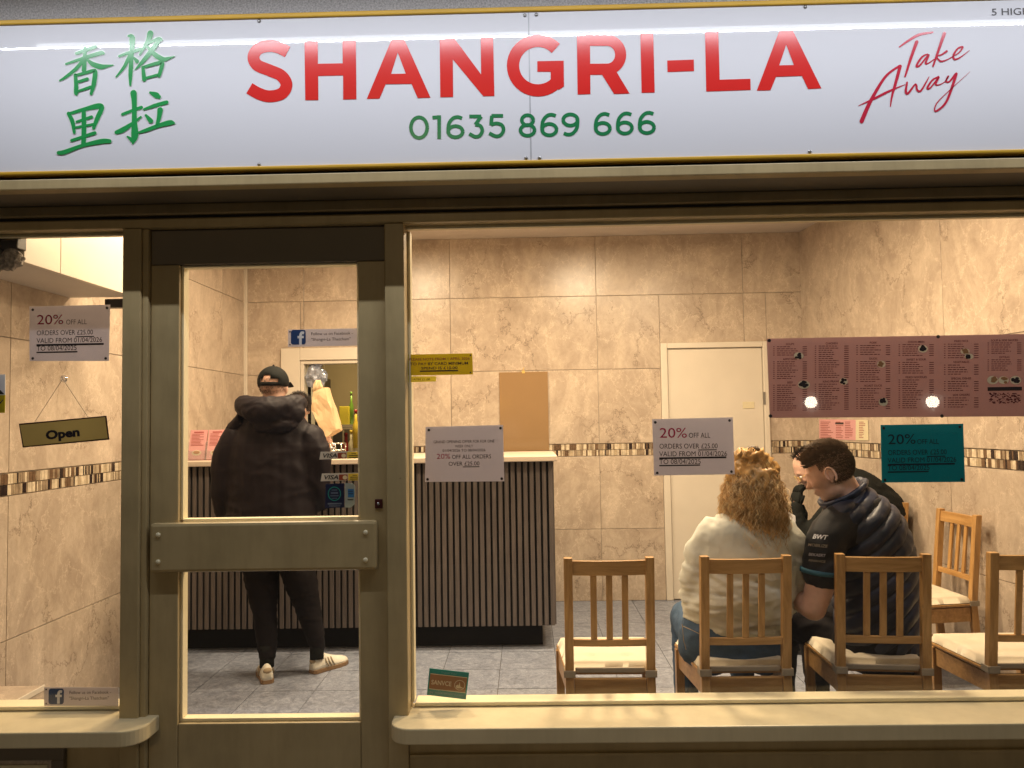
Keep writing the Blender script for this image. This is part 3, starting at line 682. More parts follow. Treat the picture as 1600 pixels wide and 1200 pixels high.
c = U(592, 787, DY); MB().box(c.x-.014, c.x+.014, DY-.005, DY+.001, c.z-.017, c.z+.017).build('lock', simple('red_lock', (.06, .006, .006), .4), en, bevel=.002)
MB().tube([(c.x, DY-.0055, c.z), (c.x, DY-.012, c.z)], [.006, .005], 12).build('lock_barrel', M['steel'], en, True)

# ================================================================== FASCIA SIGN
xs0, xs1 = U(-150, 150, YS).x, U(1800, 150, YS).x; xm = U(828, 150, YS).x
zs1, zs0 = U(800, 20, YS).z, U(800, 251, YS).z
sg = tag(empty('fascia_sign', (0, YS, zs0), 'long white fascia sign with red SHANGRI-LA lettering and yellow edging', 'sign'))
MB().box(xs0, xm-.0008, YS, YS+.012, zs0, zs1).build('sign_panel', M['sign'], sg, bevel=.0008)
MB().box(xm+.0008, xs1, YS, YS+.012, zs0, zs1).build('sign_panel', M['sign'], sg, bevel=.0008)
te = .018
MB().box(xs0, xs1, YS-.008, YS+.03, zs1+.0005, zs1+te).build('edging', M['gold'], sg, bevel=.004)
MB().box(xs0, xs1, YS-.008, YS+.03, zs0-te*.8, zs0-.0005).build('edging', M['gold'], sg, bevel=.004)
MB().box(xs0, xs1, YS+.013, YS+.16, zs0-.01, zs1+.01).build('sign_box', M['dark'], sg)
YT = YS-.0012
for (qx, qy) in ((405, 33), (405, 257), (822, 247), (843, 247), (820, 24), (838, 23), (1265, 237), (1258, 11)):
    c = U(qx, qy, YS); MB().sphere((c.x, YS-.001, c.z), (.0065, .004, .0065), 12, 8).build('screw', M['steel'], sg, True)
MB().box(xm-.0022, xm+.0022, YS-.0006, YS-.0002, zs0, zs1).build('seam', simple('seam_grey', (.42, .43, .46), .3), sg)
def c3(x, y): return (370+.1625*x, 40+.1625*y)
def c4(x, y): return (630+.25*x, 40+.25*y)
def c2(x, y): return (800+.5*x, .5*y)
mb = MB(); ribbon(mb, [c3(*p) for p in ((488, 253), (400, 210), (305, 196), (205, 225), (160, 300), (195, 378), (310, 428), (425, 480), (477, 565), (435, 650), (320, 680), (215, 655), (120, 602))], YT, 18.6, 8); mb.build('letter', M['red'], sg, fix=False)
def L_(polys):
    mb = MB()
    for i, p in enumerate(polys): poly(mb, p, YT-.00012*i)
    mb.build('letter', M['red'], sg, fix=False)
L_([[c3(*p) for p in ((650, 148), (778, 146), (780, 366), (1018, 362), (1015, 140), (1145, 138), (1150, 708), (1022, 711), (1022, 479), (782, 484), (784, 716), (658, 718))]])
L_([[(573, 154.5), (612, 61.3), (621.5, 82), (611, 115.5), (602.6, 131.5), (593, 154)], [(612, 61.3), (631.5, 61), (672.6, 152.4), (652.6, 153.2), (643, 131), (634, 115), (621.5, 82)], [(611, 115.4), (634, 115), (643.4, 131), (602.4, 131.5)]])
L_([[c4(*p) for p in ((228, 85), (320, 80), (487, 305), (484, 75), (562, 72), (570, 440), (500, 441), (310, 211), (312, 446), (232, 448))]])
mb = MB(); ga = []
for k in range(31):
    an = math.radians(44+k*(272/30)); ga.append(c4(842+156*math.cos(an), 250-155*math.sin(an)))
ribbon(mb, ga, YT, 19.2, 1); poly(mb, [c4(*p) for p in ((838, 222), (1003, 219), (1005, 380), (972, 402), (922, 352), (922, 288), (838, 288))], YT-.0001); mb.build('letter', M['red'], sg, fix=False)
mb = MB(); poly(mb, [c4(*p) for p in ((1085, 62), (1167, 60), (1170, 428), (1090, 431))], YT)
ra = [c4(1140, 92)]
for k in range(17):
    an = math.radians(90-k*180/16); ra.append(c4(1275+84*math.cos(an), 182-90*math.sin(an)))
ra.append(c4(1140, 273)); ribbon(mb, ra, YT-.0001, 17.4, 1)
poly(mb, [c4(*p) for p in ((1232, 290), (1325, 275), (1415, 424), (1318, 427))], YT-.0002); mb.build('letter', M['red'], sg, fix=False)
L_([[c4(*p) for p in ((1482, 47), (1563, 45), (1572, 418), (1490, 420))]])
L_([[c2(*p) for p in ((485, 189), (568, 186), (569, 222), (486, 225))]])
L_([[c2(*p) for p in ((603, 100), (645, 99), (649, 249), (745, 246), (746, 281), (607, 286))]])
L_([[c2(*p) for p in ((765, 283), (835, 97), (857, 140), (835, 204), (826, 238), (808, 282))], [c2(*p) for p in ((835, 97), (878, 96), (967, 276), (925, 278), (906, 237), (881, 203), (857, 140))], [c2(*p) for p in ((835, 204), (881, 203), (907, 237), (822, 240))]])
# phone number
def ell(cx, cy, rx, ry, n=28): return [(cx+rx*math.cos(2*math.pi*k/n), cy+ry*math.sin(2*math.pi*k/n)) for k in range(n+1)]
six = [catmull([(.70, .13), (.52, .075), (.32, .12), (.14, .32), (.09, .60), (.12, .76)], 6), ell(.41, .69, .32, .235)]
G = {'0': [ell(.42, .5, .34, .43)], '1': [[(.02, .1), (.3, .075)], [(.3, .0), (.3, 1)]], '6': six, '9': [[(.8-x, 1-y) for x, y in s_] for s_ in six],
     '3': [[(.06, .075), (.62, .075)], [(.62, .075), (.34, .42)], catmull([(.34, .42), (.56, .46), (.67, .66), (.56, .87), (.34, .925), (.06, .80)], 6)],
     '5': [[(.66, .075), (.14, .075)], [(.16, .075), (.12, .47)], catmull([(.12, .45), (.36, .39), (.60, .46), (.68, .67), (.56, .87), (.34, .925), (.04, .80)], 6)],
     '8': [ell(.4, .285, .26, .21), ell(.4, .705, .32, .225)]}
for ch, x0, x1, y0, y1 in (('0', 36, 162, 562, 712), ('1', 180, 238, 560, 708), ('6', 268, 382, 560, 708), ('3', 405, 505, 556, 705), ('5', 532, 638, 552, 702), ('8', 722, 832, 548, 698), ('6', 855, 968, 545, 696), ('9', 990, 1103, 543, 692), ('6', 1190, 1302, 540, 688), ('6', 1328, 1440, 537, 685), ('6', 1465, 1578, 533, 682)):
    mb = MB(); wch = {'1': .39, '0': .84, '3': .75, '5': .76}.get(ch, .8)
    for j, s_ in enumerate(G[ch]):
        pts = [c4(x0+(x/wch)*(x1-x0), y0+y*(y1-y0)) for x, y in s_]
        ribbon(mb, pts, YT-.0001*j, 5.6, 1)
    mb.build('digit', M['phone_green'], sg, fix=False)
# four brushed characters
def cc(p): return (80+.175*p[0], 40+.175*p[1], .175*p[2])
CH = [[[(395, 190, 28), (320, 215, 34), (225, 248, 26)], [(132, 342, 18), (250, 303, 28), (430, 247, 38), (465, 247, 26)], [(302, 205, 34), (298, 300, 36), (292, 398, 42)], [(292, 300, 34), (220, 385, 32), (130, 458, 26), (75, 490, 12)], [(305, 285, 12), (365, 340, 40), (440, 366, 46), (490, 362, 30), (553, 352, 8)],
       [(215, 440, 30), (222, 520, 36), (223, 600, 40), (226, 616, 18)], [(210, 447, 22), (300, 422, 28), (375, 402, 30), (392, 418, 40), (380, 520, 40), (356, 608, 26)], [(245, 500, 26), (322, 476, 28)], [(240, 585, 20), (350, 548, 26)]],
      [[(608, 272, 22), (700, 240, 30), (800, 212, 30)], [(690, 92, 20), (722, 112, 52), (718, 250, 38), (708, 420, 38), (706, 530, 18)], [(700, 270, 34), (650, 370, 28), (580, 457, 12)], [(735, 282, 14), (765, 318, 38)], [(885, 70, 55), (862, 140, 40), (790, 258, 16)], [(850, 165, 22), (955, 118, 30), (985, 128, 22)],
       [(970, 122, 34), (890, 230, 44), (800, 340, 30), (748, 392, 8)], [(860, 190, 24), (930, 262, 44), (1000, 300, 42), (1050, 290, 26), (1100, 274, 6)], [(818, 370, 28), (830, 480, 38)], [(818, 372, 24), (960, 332, 34), (990, 345, 38), (962, 448, 30)], [(835, 470, 22), (970, 435, 26)]],
      [[(155, 785, 34), (190, 860, 38), (206, 955, 26)], [(155, 788, 26), (300, 745, 34), (420, 718, 50), (450, 738, 44), (410, 830, 40), (378, 915, 28)], [(290, 760, 38), (292, 900, 42), (288, 1065, 42)], [(228, 858, 22), (360, 815, 28)], [(212, 910, 20), (380, 880, 24)], [(182, 1025, 26), (290, 990, 28), (388, 958, 32)], [(66, 1135, 34), (120, 1128, 40), (280, 1070, 32), (450, 1033, 44), (520, 1032, 36)]],
      [[(636, 792, 26), (740, 752, 28), (805, 730, 30)], [(735, 603, 58), (742, 700, 44), (742, 850, 46), (746, 980, 64), (728, 1050, 18)], [(680, 990, 14), (722, 1022, 40)], [(582, 952, 34), (640, 930, 46), (730, 870, 30), (800, 815, 18)], [(885, 598, 22), (935, 620, 52), (962, 636, 36)], [(828, 747, 18), (920, 715, 32), (1030, 684, 34)],
       [(845, 800, 22), (888, 850, 44)], [(972, 752, 50), (962, 820, 38), (942, 895, 28)], [(772, 957, 16), (850, 932, 32), (960, 892, 36), (1060, 866, 46), (1094, 870, 22)]]]
for strokes in CH:
    mb = MB(); hb = MB()
    for j, s_ in enumerate(strokes):
        ribbon(mb, [cc(p) for p in s_], YT-.0001*j-.0008, None, 6, True)
        ribbon(hb, [cc(p) for p in s_], YT+.0002-.00003*j, None, 6, True, grow=1.0)
    o = mb.build('brushed_character', M['green'], sg, fix=False)
    hb.build('character_outline', M['halo'], sg, fix=False)
def ct_(p): return (1330+.13333*p[0], 40+.13333*p[1], .13333*p[2]*1.05)
W1 = [[(565, 250, 14), (680, 170, 26), (800, 105, 30), (955, 78, 20)], [(768, 190, 38), (700, 380, 32), (632, 595, 20)], [(895, 332, 12), (830, 368, 22), (765, 468, 24), (802, 468, 20), (880, 372, 18), (910, 345, 20), (872, 438, 22), (905, 440, 14), (970, 395, 10)], [(1092, 92, 40), (1030, 270, 30), (960, 475, 20)],
      [(1120, 300, 24), (1060, 340, 18), (1005, 362, 14), (1045, 415, 22), (1110, 405, 14), (1190, 362, 10), (1265, 315, 14), (1308, 250, 20), (1250, 268, 20), (1200, 345, 24), (1212, 395, 22), (1280, 370, 14), (1388, 288, 5)]]
W2 = [[(122, 1120, 48), (230, 880, 40), (400, 600, 28), (565, 472, 24)], [(575, 475, 36), (530, 640, 34), (480, 820, 24), (460, 945, 12)], [(88, 938, 6), (280, 850, 26), (450, 765, 24), (632, 690, 6)], [(655, 665, 20), (640, 775, 28), (670, 790, 26), (745, 692, 18), (765, 702, 22), (772, 752, 24), (815, 765, 22), (880, 660, 16), (912, 600, 8)],
      [(1025, 598, 18), (950, 640, 20), (893, 730, 24), (930, 727, 18), (1005, 630, 14), (1028, 608, 18), (990, 688, 20), (1040, 690, 12), (1105, 650, 10), (1140, 588, 20), (1112, 650, 20), (1150, 655, 18), (1225, 568, 28)], [(1232, 565, 32), (1190, 700, 30), (1110, 900, 26), (1010, 995, 22), (978, 985, 16), (1010, 900, 12), (1150, 760, 8), (1392, 540, 3)]]
for wd in (W1, W2):
    mb = MB()
    for j, s_ in enumerate(wd): ribbon(mb, [ct_(p) for p in s_], YT-.0001*j, None, 7, True)
    mb.build('script_word', M['script'], sg, fix=False)
pr = Print(); pr.text('5 HIGH', 1549, 24, 11.5, YT, width=60, bold=.006); pr.build('address_text', M['ink'], sg)

# render strip above the sign and lamp trough over it
fwl = tag(empty('upper_wall', (0, YS+.2, 3), 'strip of grey pebbledash wall above the shop sign', 'wall'))
MB().box(xs0-.3, xs1+.3, YS+.10, YS+.4, zs1+.045, 3.6).build('pebbledash', M['render'], fwl)
tl = tag(empty('sign_trough_light', (.3, 2.15, 3.03), 'long slim strip light held out on arms above the fascia sign', 'lamp'))
tx0, tx1 = U(58, 70, YS).x*((2.6+.45)/2.6), 2.86
MB().box(tx0, tx1, 2.135, 2.165, 3.03, 3.07).build('housing', M['dark'], tl, bevel=.004)
MB().tube([(tx0, 2.15, 3.02), (tx1, 2.15, 3.02)], .007, 10).build('tube', M['tube'], tl, True)
for x in (-1.4, .2, 1.7): MB().box(x, x+.02, 2.175, 2.71, 3.05, 3.065).build('bracket', M['steel'], tl)

# ================================================================== NOTICES ON THE GLASS
YN = YG+.0075
def notice(name, c, mat, label, cat='notice', group=None, Y=YN):
    p = U(*c[0], Y); t = tag(empty(name, p, label, cat, group)); sheet('sheet', c, Y+.0006, mat, t); return t
def pins(t, pts, Y=YN, r=.0052):
    for q in pts:
        c = U(*q, Y-.0008); MB().tube([(c.x, Y-.0006, c.z), (c.x, Y+.0004, c.z)], r, 10).build('fixing_dot', M['dark'], t)
def rot_y(deg): return Matrix.Rotation(math.radians(deg), 4, 'Y')
def offer(c, mat, ink, redm, label, x0, y0, k, tilt=0):
    t = notice('offer_notice', c, mat, label, group='twenty per cent off notices')
    R = rot_y(tilt); YP = YN-.0001
    Print().text('20%', x0, y0, 16*k, YP, width=42*k, M4=R).build('printed_heading', redm, t)
    p = Print(); p.text('OFF ALL', x0+46*k, y0, 8.2*k, YP, width=33*k, M4=R)
    p.text('ORDERS OVER £25.00', x0, y0+17*k, 8*k, YP, width=90*k, M4=R).text('VALID FROM 01/04/2026', x0, y0+29*k, 8*k, YP, width=105*k, M4=R).text('TO 08/04/2025', x0, y0+41*k, 8*k, YP, width=64*k, M4=R)
    p.bar(x0+61*k, y0+18.4*k, x0+90*k, y0+19.4*k, YP).bar(x0, y0+30.8*k, x0+105*k, y0+31.8*k, YP).bar(x0, y0+42.6*k, x0+64*k, y0+43.6*k, YP)
    p.build('printed_text', ink, t)
    (a, b, c_, d) = c
    pins(t, [(a[0]+5, a[1]+5), (b[0]-5, b[1]+5), (c_[0]-5, c_[1]-4), (d[0]+5, d[1]-4)]); return t
offer([(46, 479), (172, 476), (170, 564), (46, 564)], M['paper'], M['ink'], M['redink'], 'white paper offer notice above the brass open sign', 57, 507, 1.0)
offer([(1019, 655), (1145, 652), (1148, 741), (1022, 743)], M['paper'], M['ink'], M['redink'], 'white paper offer notice in front of the cream internal door', 1030, 684, 1.0, .6)
offer([(1376, 664), (1505, 662), (1508, 753), (1378, 754)], M['teal'], M['tealink'], M['tealink'], 'dark teal offer notice below the big rose menu sheet', 1387, 694, 1.0)
t = notice('grand_opening_notice', [(665, 667), (786, 664), (788, 752), (664, 753)], M['paper'], 'white paper grand opening notice in front of the slatted counter')
YP = YN-.0001; p = Print(); p.text('GRAND OPENING OFFER FOR FOR ONE', 725, 692, 4.6, YP, width=95, align='CENTER').text('WEEK ONLY', 725, 699, 4.2, YP, width=28, align='CENTER').text('01/04/2026 TO 08/04/2026', 725, 705.5, 4.2, YP, width=67, align='CENTER')
p.text('OFF ALL ORDERS', 706, 717, 6.6, YP, width=61).text('OVER £25.00', 725, 727.5, 6.6, YP, width=48, align='CENTER').bar(723, 729, 749, 729.8, YP); p.build('printed_text', M['ink'], t)
Print().text('20%', 682, 717, 8.2, YP, width=21).build('printed_heading', M['redink'], t)
pins(t, [(670, 672), (782, 669), (784, 748), (668, 749)])
t = notice('card_payment_notice', [(634, 554), (738, 552), (739, 585), (634, 587)], M['yellow'], 'olive yellow card payment notice at the top left of the large window')
p = Print(); p.text('TO PAY BY CARD MINIMUM', 641, 571, 4.6, YP, width=91, bold=.012).text('SPEND IS £10.00', 658, 577.5, 4.4, YP, width=57, bold=.012).bar(656, 579, 716, 580, YP); p.build('printed_text', M['menublack'], t)
Print().text('PLEASE NOTE FROM 1 APRIL 2026', 639, 563.5, 4.0, YP, width=95, bold=.01).build('printed_heading', M['mc'], t)
pins(t, [(636.5, 558), (735, 555), (735, 582), (636.5, 584)], r=.003)
t = notice('yellow_label', [(634, 588), (681.5, 588), (681, 596), (635, 597.5)], M['brightyellow'], 'small bright yellow label just under the olive card payment notice', 'label')
Print().text('ATM £1.00', 646, 594.5, 3.4, YP, width=26).build('printed_text', M['ink'], t)

# big menu sheet
mc = [(1198, 529), (1700, 520), (1700, 650), (1203, 653)]
mn = notice('menu_sheet', mc, M['menu'], 'wide rose coloured takeaway menu fixed to the right of the window', 'menu')
heads = Print(); lines = MB(); lines.kind = None; dark = Print()
def mrow(x0, x1, y, pr=True, num=True):
    sl = -(x0-1200)*.0175
    y += sl
    def seg(a, b, th=1.05):
        A = U(a, y, YP); B = U(b, y, YP); lines.add([(A.x, YP, A.z), (B.x, YP, A.z), (B.x, YP, A.z+th*YP/F), (A.x, YP, A.z+th*YP/F)], [(0, 1, 2, 3)])
    if num: seg(x0, x0+2.4)
    x = x0+6; end = x0+rnd.uniform(26, x1-x0-14)
    while x < end:
        wl = rnd.uniform(2.5, 7); seg(x, min(x+wl, end)); x += wl+1.1
    if pr: seg(x1-7, x1)
COLS = [(1208, 1261, [('SOUPS', 5), ('APPETISERS', 9), ('BEEF', 13)]), (1273, 1326, [('CHICKEN', 16), ('KING PRAWN', 13)]), (1338, 1391, [('PORK', 5), ('DUCK', 10), ('ROAST DUCK', 10)]),
        (1404, 1459, [('CHOW MEIN', 6), ('SWEET & SOUR', 6), ('FRIED NOODLES', 14)]), (1475, 1529, [('FRIED RICE', 7), ('VEGETABLES', 5), ('SPECIAL DISHES', 5), ('SIDE ORDERS', 5)]), (1543, 1596, [('SOUP & SIDE SAUCES', 6), ('EXTRAS', 6)])]
for (x0, x1, secs) in COLS:
    y = 536; tot = sum(n for _, n in secs)+2.2*len(secs); 
    step = (645-y)/tot if x0 < 1540 else 3.2
    for hd, n in secs:
        heads.text(hd, (x0+x1)/2, y+3.2-(x0-1200)*.0175, 3.2, YP, align='CENTER', bold=.012); y += 2*step
        for i in range(n): mrow(x0, x1, y); y += step
        y += .25*step
heads.build('menu_headings', M['menuink'], mn)
me = lines.build('menu_lines', M['menuink'], mn, fix=False); me['kind'] = 'stuff'
def dish(px, py, rx, ry, food):
    c = U(px, py, YP); d = tag(MB().tube([(c.x, YP-.0003, c.z), (c.x, YP-.0001, c.z)], [(rx*YP/F, ry*YP/F)]*2, 18, side=(1, 0, 0)).build('dish_picture', M['menu'] if food is None else M['tanprint'], mn))
    g = MB()
    for i in range(9):
        an = rnd.uniform(0, 6.28); rr = math.sqrt(rnd.random())*.7; q = U(px+rx*rr*math.cos(an), py+ry*rr*math.sin(an), YP)
        g.tube([(q.x, YP-.0005-.00002*i, q.z), (q.x, YP-.0004, q.z)], [(rx*.35*YP/F, ry*.35*YP/F)]*2, 8, side=(1, 0, 0))
    g.build('food_picture', M['menublack'] if food != 'g' else M['brownprint'], d)
for (px, py, rx, ry, f_) in ((1248, 556, 7.5, 5.5, 'd'), (1256, 601, 9.5, 6.5, 'd'), (1318, 596, 6.5, 5.5, 'd'), (1377, 569, 6.5, 5.5, 'g'), (1380, 628, 7, 6.5, 'd'), (1442, 545, 7.5, 6, 'd'), (1508, 549, 7, 4.5, 'g'), (1514, 557, 7, 4.5, 'd'), (1551, 594, 8.5, 6.5, 'g'), (1568, 594, 8, 6, 'g'), (1587, 594, 8.5, 6.5, 'd')): dish(px, py, rx, ry, f_)
dark.bar(1543, 605, 1597, 610, YP-.0003).build('black_band', M['menublack'], mn)
fc = MB()
for i in range(150):
    q = U(rnd.uniform(1546, 1595), rnd.uniform(614, 630), YP); s_ = rnd.uniform(.4, 1.1)*YP/F; fc.add([(q.x-s_*1.5, YP, q.z-s_), (q.x+s_*1.5, YP, q.z-s_), (q.x+s_*1.5, YP, q.z+s_*.6), (q.x-s_*1.5, YP, q.z+s_*.6)], [(0, 1, 2, 3)])
fc.build('small_print', M['menuink'], mn, fix=False)
pins(mn, [(1202, 532), (1204, 650), (1466, 526), (1472, 650)], r=.0065)

# facebook stickers
def fbnote(c, label, k, ox, oy, w_txt):
    t = notice('social_media_sticker', c, M['paper'], label, 'sticker', 'social media stickers')
    a = U(ox, oy, YP); s_ = 24*k*YP/F
    pts = []; r = s_*.16
    for (cx, cz, a0) in ((a.x+s_-r, a.z-r, 0), (a.x+r, a.z-r, 90), (a.x+r, a.z-s_+r, 180), (a.x+s_-r, a.z-s_+r, 270)):
        for q in range(4): an = math.radians(a0+q*30); pts.append((cx+r*math.cos(an), YP, cz+r*math.sin(an)))
    MB().add(pts, [tuple(range(len(pts)))]).build('blue_badge', M['fb'], t, fix=False)
    f = MB(); YQ = YP-.0003
    ribbon(f, [(ox+21*k, oy+5*k), (ox+17.5*k, oy+4.5*k), (ox+15.6*k, oy+7.5*k), (ox+15.3*k, oy+12*k), (ox+15.3*k, oy+23.5*k)], YQ, 4.2*k, 5)
    A = U(ox+10.5*k, oy+9.6*k, YQ-.0001); B = U(ox+20.5*k, oy+13.2*k, YQ-.0001); f.add([(A.x, A.y, A.z), (B.x, A.y, A.z), (B.x, A.y, B.z), (A.x, A.y, B.z)], [(0, 1, 2, 3)])
    f.build('letter', M['whiteprint'], t, fix=False)
    p = Print(); p.text('Follow us on Facebook -', ox+32*k, oy+8.5*k, 5*k, YP, width=w_txt*k).text('"Shangri-La Thatcham"', ox+32*k, oy+17.5*k, 5*k, YP, width=w_txt*.95*k); p.build('printed_text', M['ink'], t)
    pins(t, [(c[0][0]+3, c[0][1]+3.5), (c[3][0]+3, c[3][1]-3.5)], r=.003)
fbnote([(450, 515), (558, 513), (559, 540), (450, 542)], 'long white sticker with blue badge at the top of the door glass', .98, 454.5, 515.5, 67)
fbnote([(69, 1074), (185, 1074), (185, 1103), (69, 1103)], 'long white sticker with blue badge at the bottom of the left window', 1.0, 76, 1076, 65)
# card stickers
def visa(x, y, sc, label):
    c = [(x+2, y), (x+61, y-1.5), (x+61, y+10), (x, y+12)]
    t = notice('card_sticker', c, M['white'], label, 'sticker', 'payment card stickers')
    Print().text('VISA', x+4, y+9, 6.6, YP, width=22, bold=.02, shear=.25).build('printed_text', M['ink'], t)
    Print().bar(x+28.5, y+1.5, x+42, y+10, YP).build('brown_block', M['mc'], t)
    q = Print(); q.mb.add(*(lambda a, b: ([U(*z_, YP-.0002) for z_ in ell(a, b, 3.6, 3.3, 12)[:12]], [tuple(range(12))]))(x+38, y+6)); q.build('tan_disc', M['tanprint'], t)
    Print().bar(x+43, y, x+61, y+10.5, YP).build('yellow_block', M['yellowp'], t)
    p = Print(); p.bar(x+50, y+2.2, x+57, y+3, YP-.0003).bar(x+46, y+5, x+60, y+6, YP-.0003).bar(x+46, y+8, x+60, y+9, YP-.0003); p.build('small_print', M['ink'], t)
visa(499, 706, 1, 'white card payment sticker above the counter edge on the door glass')
visa(501, 740, 1, 'white card payment sticker just above the navy badge sticker')
t = notice('navy_badge_sticker', [(509, 756), (538, 755), (538, 793), (508, 794)], M['navyprint'], 'dark navy sticker with a pale ring at the bottom of the door glass', 'sticker')
rg = MB(); ribbon(rg, ell(522.5, 771.5, 9.6, 10.5), YP, 1.3, 1); rg.build('pale_ring', M['tealsticker'], t, fix=False)
p = Print(); p.bar(518, 765, 527, 766.3, YP).bar(517, 769, 528, 771.5, YP).bar(516, 774, 529, 775.4, YP).bar(518, 778, 527, 779, YP).bar(512, 786, 534, 788, YP).bar(514, 790, 532, 791, YP); p.build('small_print', simple('muted_blue_print', (.10, .13, .20), .4), t)
t = notice('pale_blue_badge_sticker', [(539, 755), (551, 755), (555, 760), (554, 788), (548, 793), (539, 793)], simple('pale_teal_paper', (.30, .36, .36), .4), 'pale sticker with a blue square beside the navy badge sticker', 'sticker')
Print().bar(543.5, 764, 553, 777, YP).build('blue_square', M['skyblue'], t)
Print().bar(543, 780, 552, 781.5, YP).bar(544, 767, 552, 768, YP-.0003).bar(544, 771, 552, 772, YP-.0003).build('small_print', M['ink'], t)
# small tilted card at the bottom of the big window
cc_ = [(671, 1044), (733, 1051), (728, 1093), (667, 1086)]
t = notice('tilted_card_sticker', cc_, M['tealsticker'], 'small tilted teal and brown card sticker at the bottom of the window', 'sticker')
def il(u, v):
    a, b, c, d = cc_; return ((a[0]*(1-u)+b[0]*u)*(1-v)+(d[0]*(1-u)+c[0]*u)*v, (a[1]*(1-u)+b[1]*u)*(1-v)+(d[1]*(1-u)+c[1]*u)*v)
bb = MB(); poly(bb, [il(.04, .2), il(.97, .2), il(.96, .74), il(.03, .74)], YP); bb.build('brown_band', M['brownprint'], t, fix=False)
bb = MB()
for v in (.185, .745): poly(bb, [il(.04, v), il(.97, v), il(.97, v+.025), il(.04, v+.025)], YP-.0002)
bb.build('pale_rule', M['tanprint'], t, fix=False)
R = rot_y(6.5)
q = il(.08, .58); Print().text('SANVCE', q[0], q[1], 7, YP-.0003, width=31, bold=.02, M4=R).build('printed_name', M['tanprint'], t)
q = il(.06, .93); q2 = il(.3, .14); Print().text('24', q[0], q[1], 4, YP-.0003, M4=R).text('HOUR SERVICE NUMBER', q[0]+9, q[1], 2.6, YP-.0003, width=44, M4=R).text('THANK YOU', q2[0], q2[1], 2.6, YP-.0003, width=24, M4=R).build('printed_text', simple('pale_teal_print', (.16, .32, .32), .4), t)
q = il(.8, .5); rg = MB(); ribbon(rg, ell(q[0], q[1], 8, 7.5), YP-.0003, .9, 1); poly(rg, [(q[0]-6, q[1]+1), (q[0]-3, q[1]-1), (q[0]-2, q[1]+1.5), (q[0], q[1]-5), (q[0]+1, q[1]+2), (q[0]+6, q[1]+5), (q[0]-5, q[1]+5)], YP-.0004); rg.build('round_emblem', M['tanprint'], t, fix=False)
# warning sign, cut by the picture edge
t = notice('warning_sign', [(-45, 585), (8, 585), (8, 645), (-45, 645)], M['whiteprint'], 'black triangle warning sign cut off by the left picture edge', 'sign', Y=YN)
tri = MB(); poly(tri, [(-20, 583+6), (7, 616), (-45, 616)], YP); tri.build('black_triangle', M['dark'], t, fix=False)
tri = MB(); poly(tri, [(-20, 598), (0, 612), (-38, 612)], YP-.0003); tri.build('pale_triangle', M['yellowp'], t, fix=False)
Print().bar(-44, 618, 8, 645, YP).build('yellow_band', M['yellow'], t); Print().text('CCTV', -34, 631, 6, YP-.0003, width=40, bold=.02).build('printed_text', M['ink'], t)

# open sign on its string
YO = YG-.012
oc = [(29, 662), (166, 649.5), (170.5, 687), (35, 699.5)]
op = tag(empty('open_sign', U(100, 675, YO), 'brass coloured Open sign with dark edge hanging from a string', 'sign'))
def inset(c, k):
    mx = sum(p[0] for p in c)/4; my = sum(p[1] for p in c)/4; out = []
    for p in c: out.append((p[0]-math.copysign(k, p[0]-mx), p[1]-math.copysign(k, p[1]-my)))
    return out
o = MB().prism([U(*q, YO) for q in oc], (0, .004, 0)).build('plaque_edge', M['brassedge'], op, bevel=.0025)
MB().prism([U(*q, YO-.0015) for q in inset(oc, 2.2)], (0, .0014, 0)).build('plaque_face', M['brass'], op)
Print().text('Open', 98.5, 683.5, 13.5, YO-.002, width=54, bold=.045, align='CENTER', M4=rot_y(-5.3)).build('printed_text', M['ink'], op)
sc_ = U(98, 592, YO)
MB().tube([sc_, U(54, 660, YO)], .0011, 6).build('string', M['strap'], op); MB().tube([sc_, U(138, 652.5, YO)], .0011, 6).build('string', M['strap'], op)
MB().tube([sc_+Vector((0, .006, 0)), sc_+Vector((0, -.002, 0)), sc_+Vector((0, -.008, 0))], [.014, .008, .005], 16).build('suction_cup', M['clear'], op, True)

# papers on the right wall
def on_right(px, py, off=.011):
    # point on the room side of the skew right wall
    a = Vector((XR_B, YB, 0)); dd = Vector((XR_F-XR_B, YI-.1-YB, 0)).normalized(); n = Vector((dd.y, -dd.x, 0))
    d = fw + rt*((px-800)/F) - up*((py-600)/F); q = a+n*off
    tt = (q-CAM).dot(n)/d.dot(n); return CAM+d*tt
def wallsheet(c, mat, off, parent=None, name='sheet'):
    vs = [on_right(x, y, off) for x, y in c]; n = Vector((-1, 0, 0))*.001
    return MB().prism(vs, -n).build(name, mat, parent)
t = tag(empty('wall_menu', on_right(1330, 690), 'pink and cream menu paper pinned on the right wall', 'menu'))
wallsheet([(1280, 655), (1337, 656), (1337, 688), (1280, 685)], M['pink'], .0125, t); wallsheet([(1337, 656), (1356, 656.5), (1357, 688), (1337, 688)], M['cream'], .0125, t, 'cream_panel')
lm = MB()
for cx0, cx1 in ((1282, 1303), (1306, 1318), (1320, 1333), (1342, 1352)):
    for i in range(10):
        y = 659+i*2.7; e_ = rnd.uniform(cx0+(cx1-cx0)*.5, cx1); lm.add([on_right(cx0, y, .0135), on_right(e_, y, .0135), on_right(e_, y+1, .0135), on_right(cx0, y+1, .0135)], [(0, 1, 2, 3)])
lm.build('printed_lines', M['pinkink'], t, fix=False)
hl = MB().add([on_right(*q, .0142) for q in ((1305, 660), (1318, 660), (1318, 663), (1305, 663))], [(0, 1, 2, 3)]).build('black_band', M['menublack'], t, fix=False)

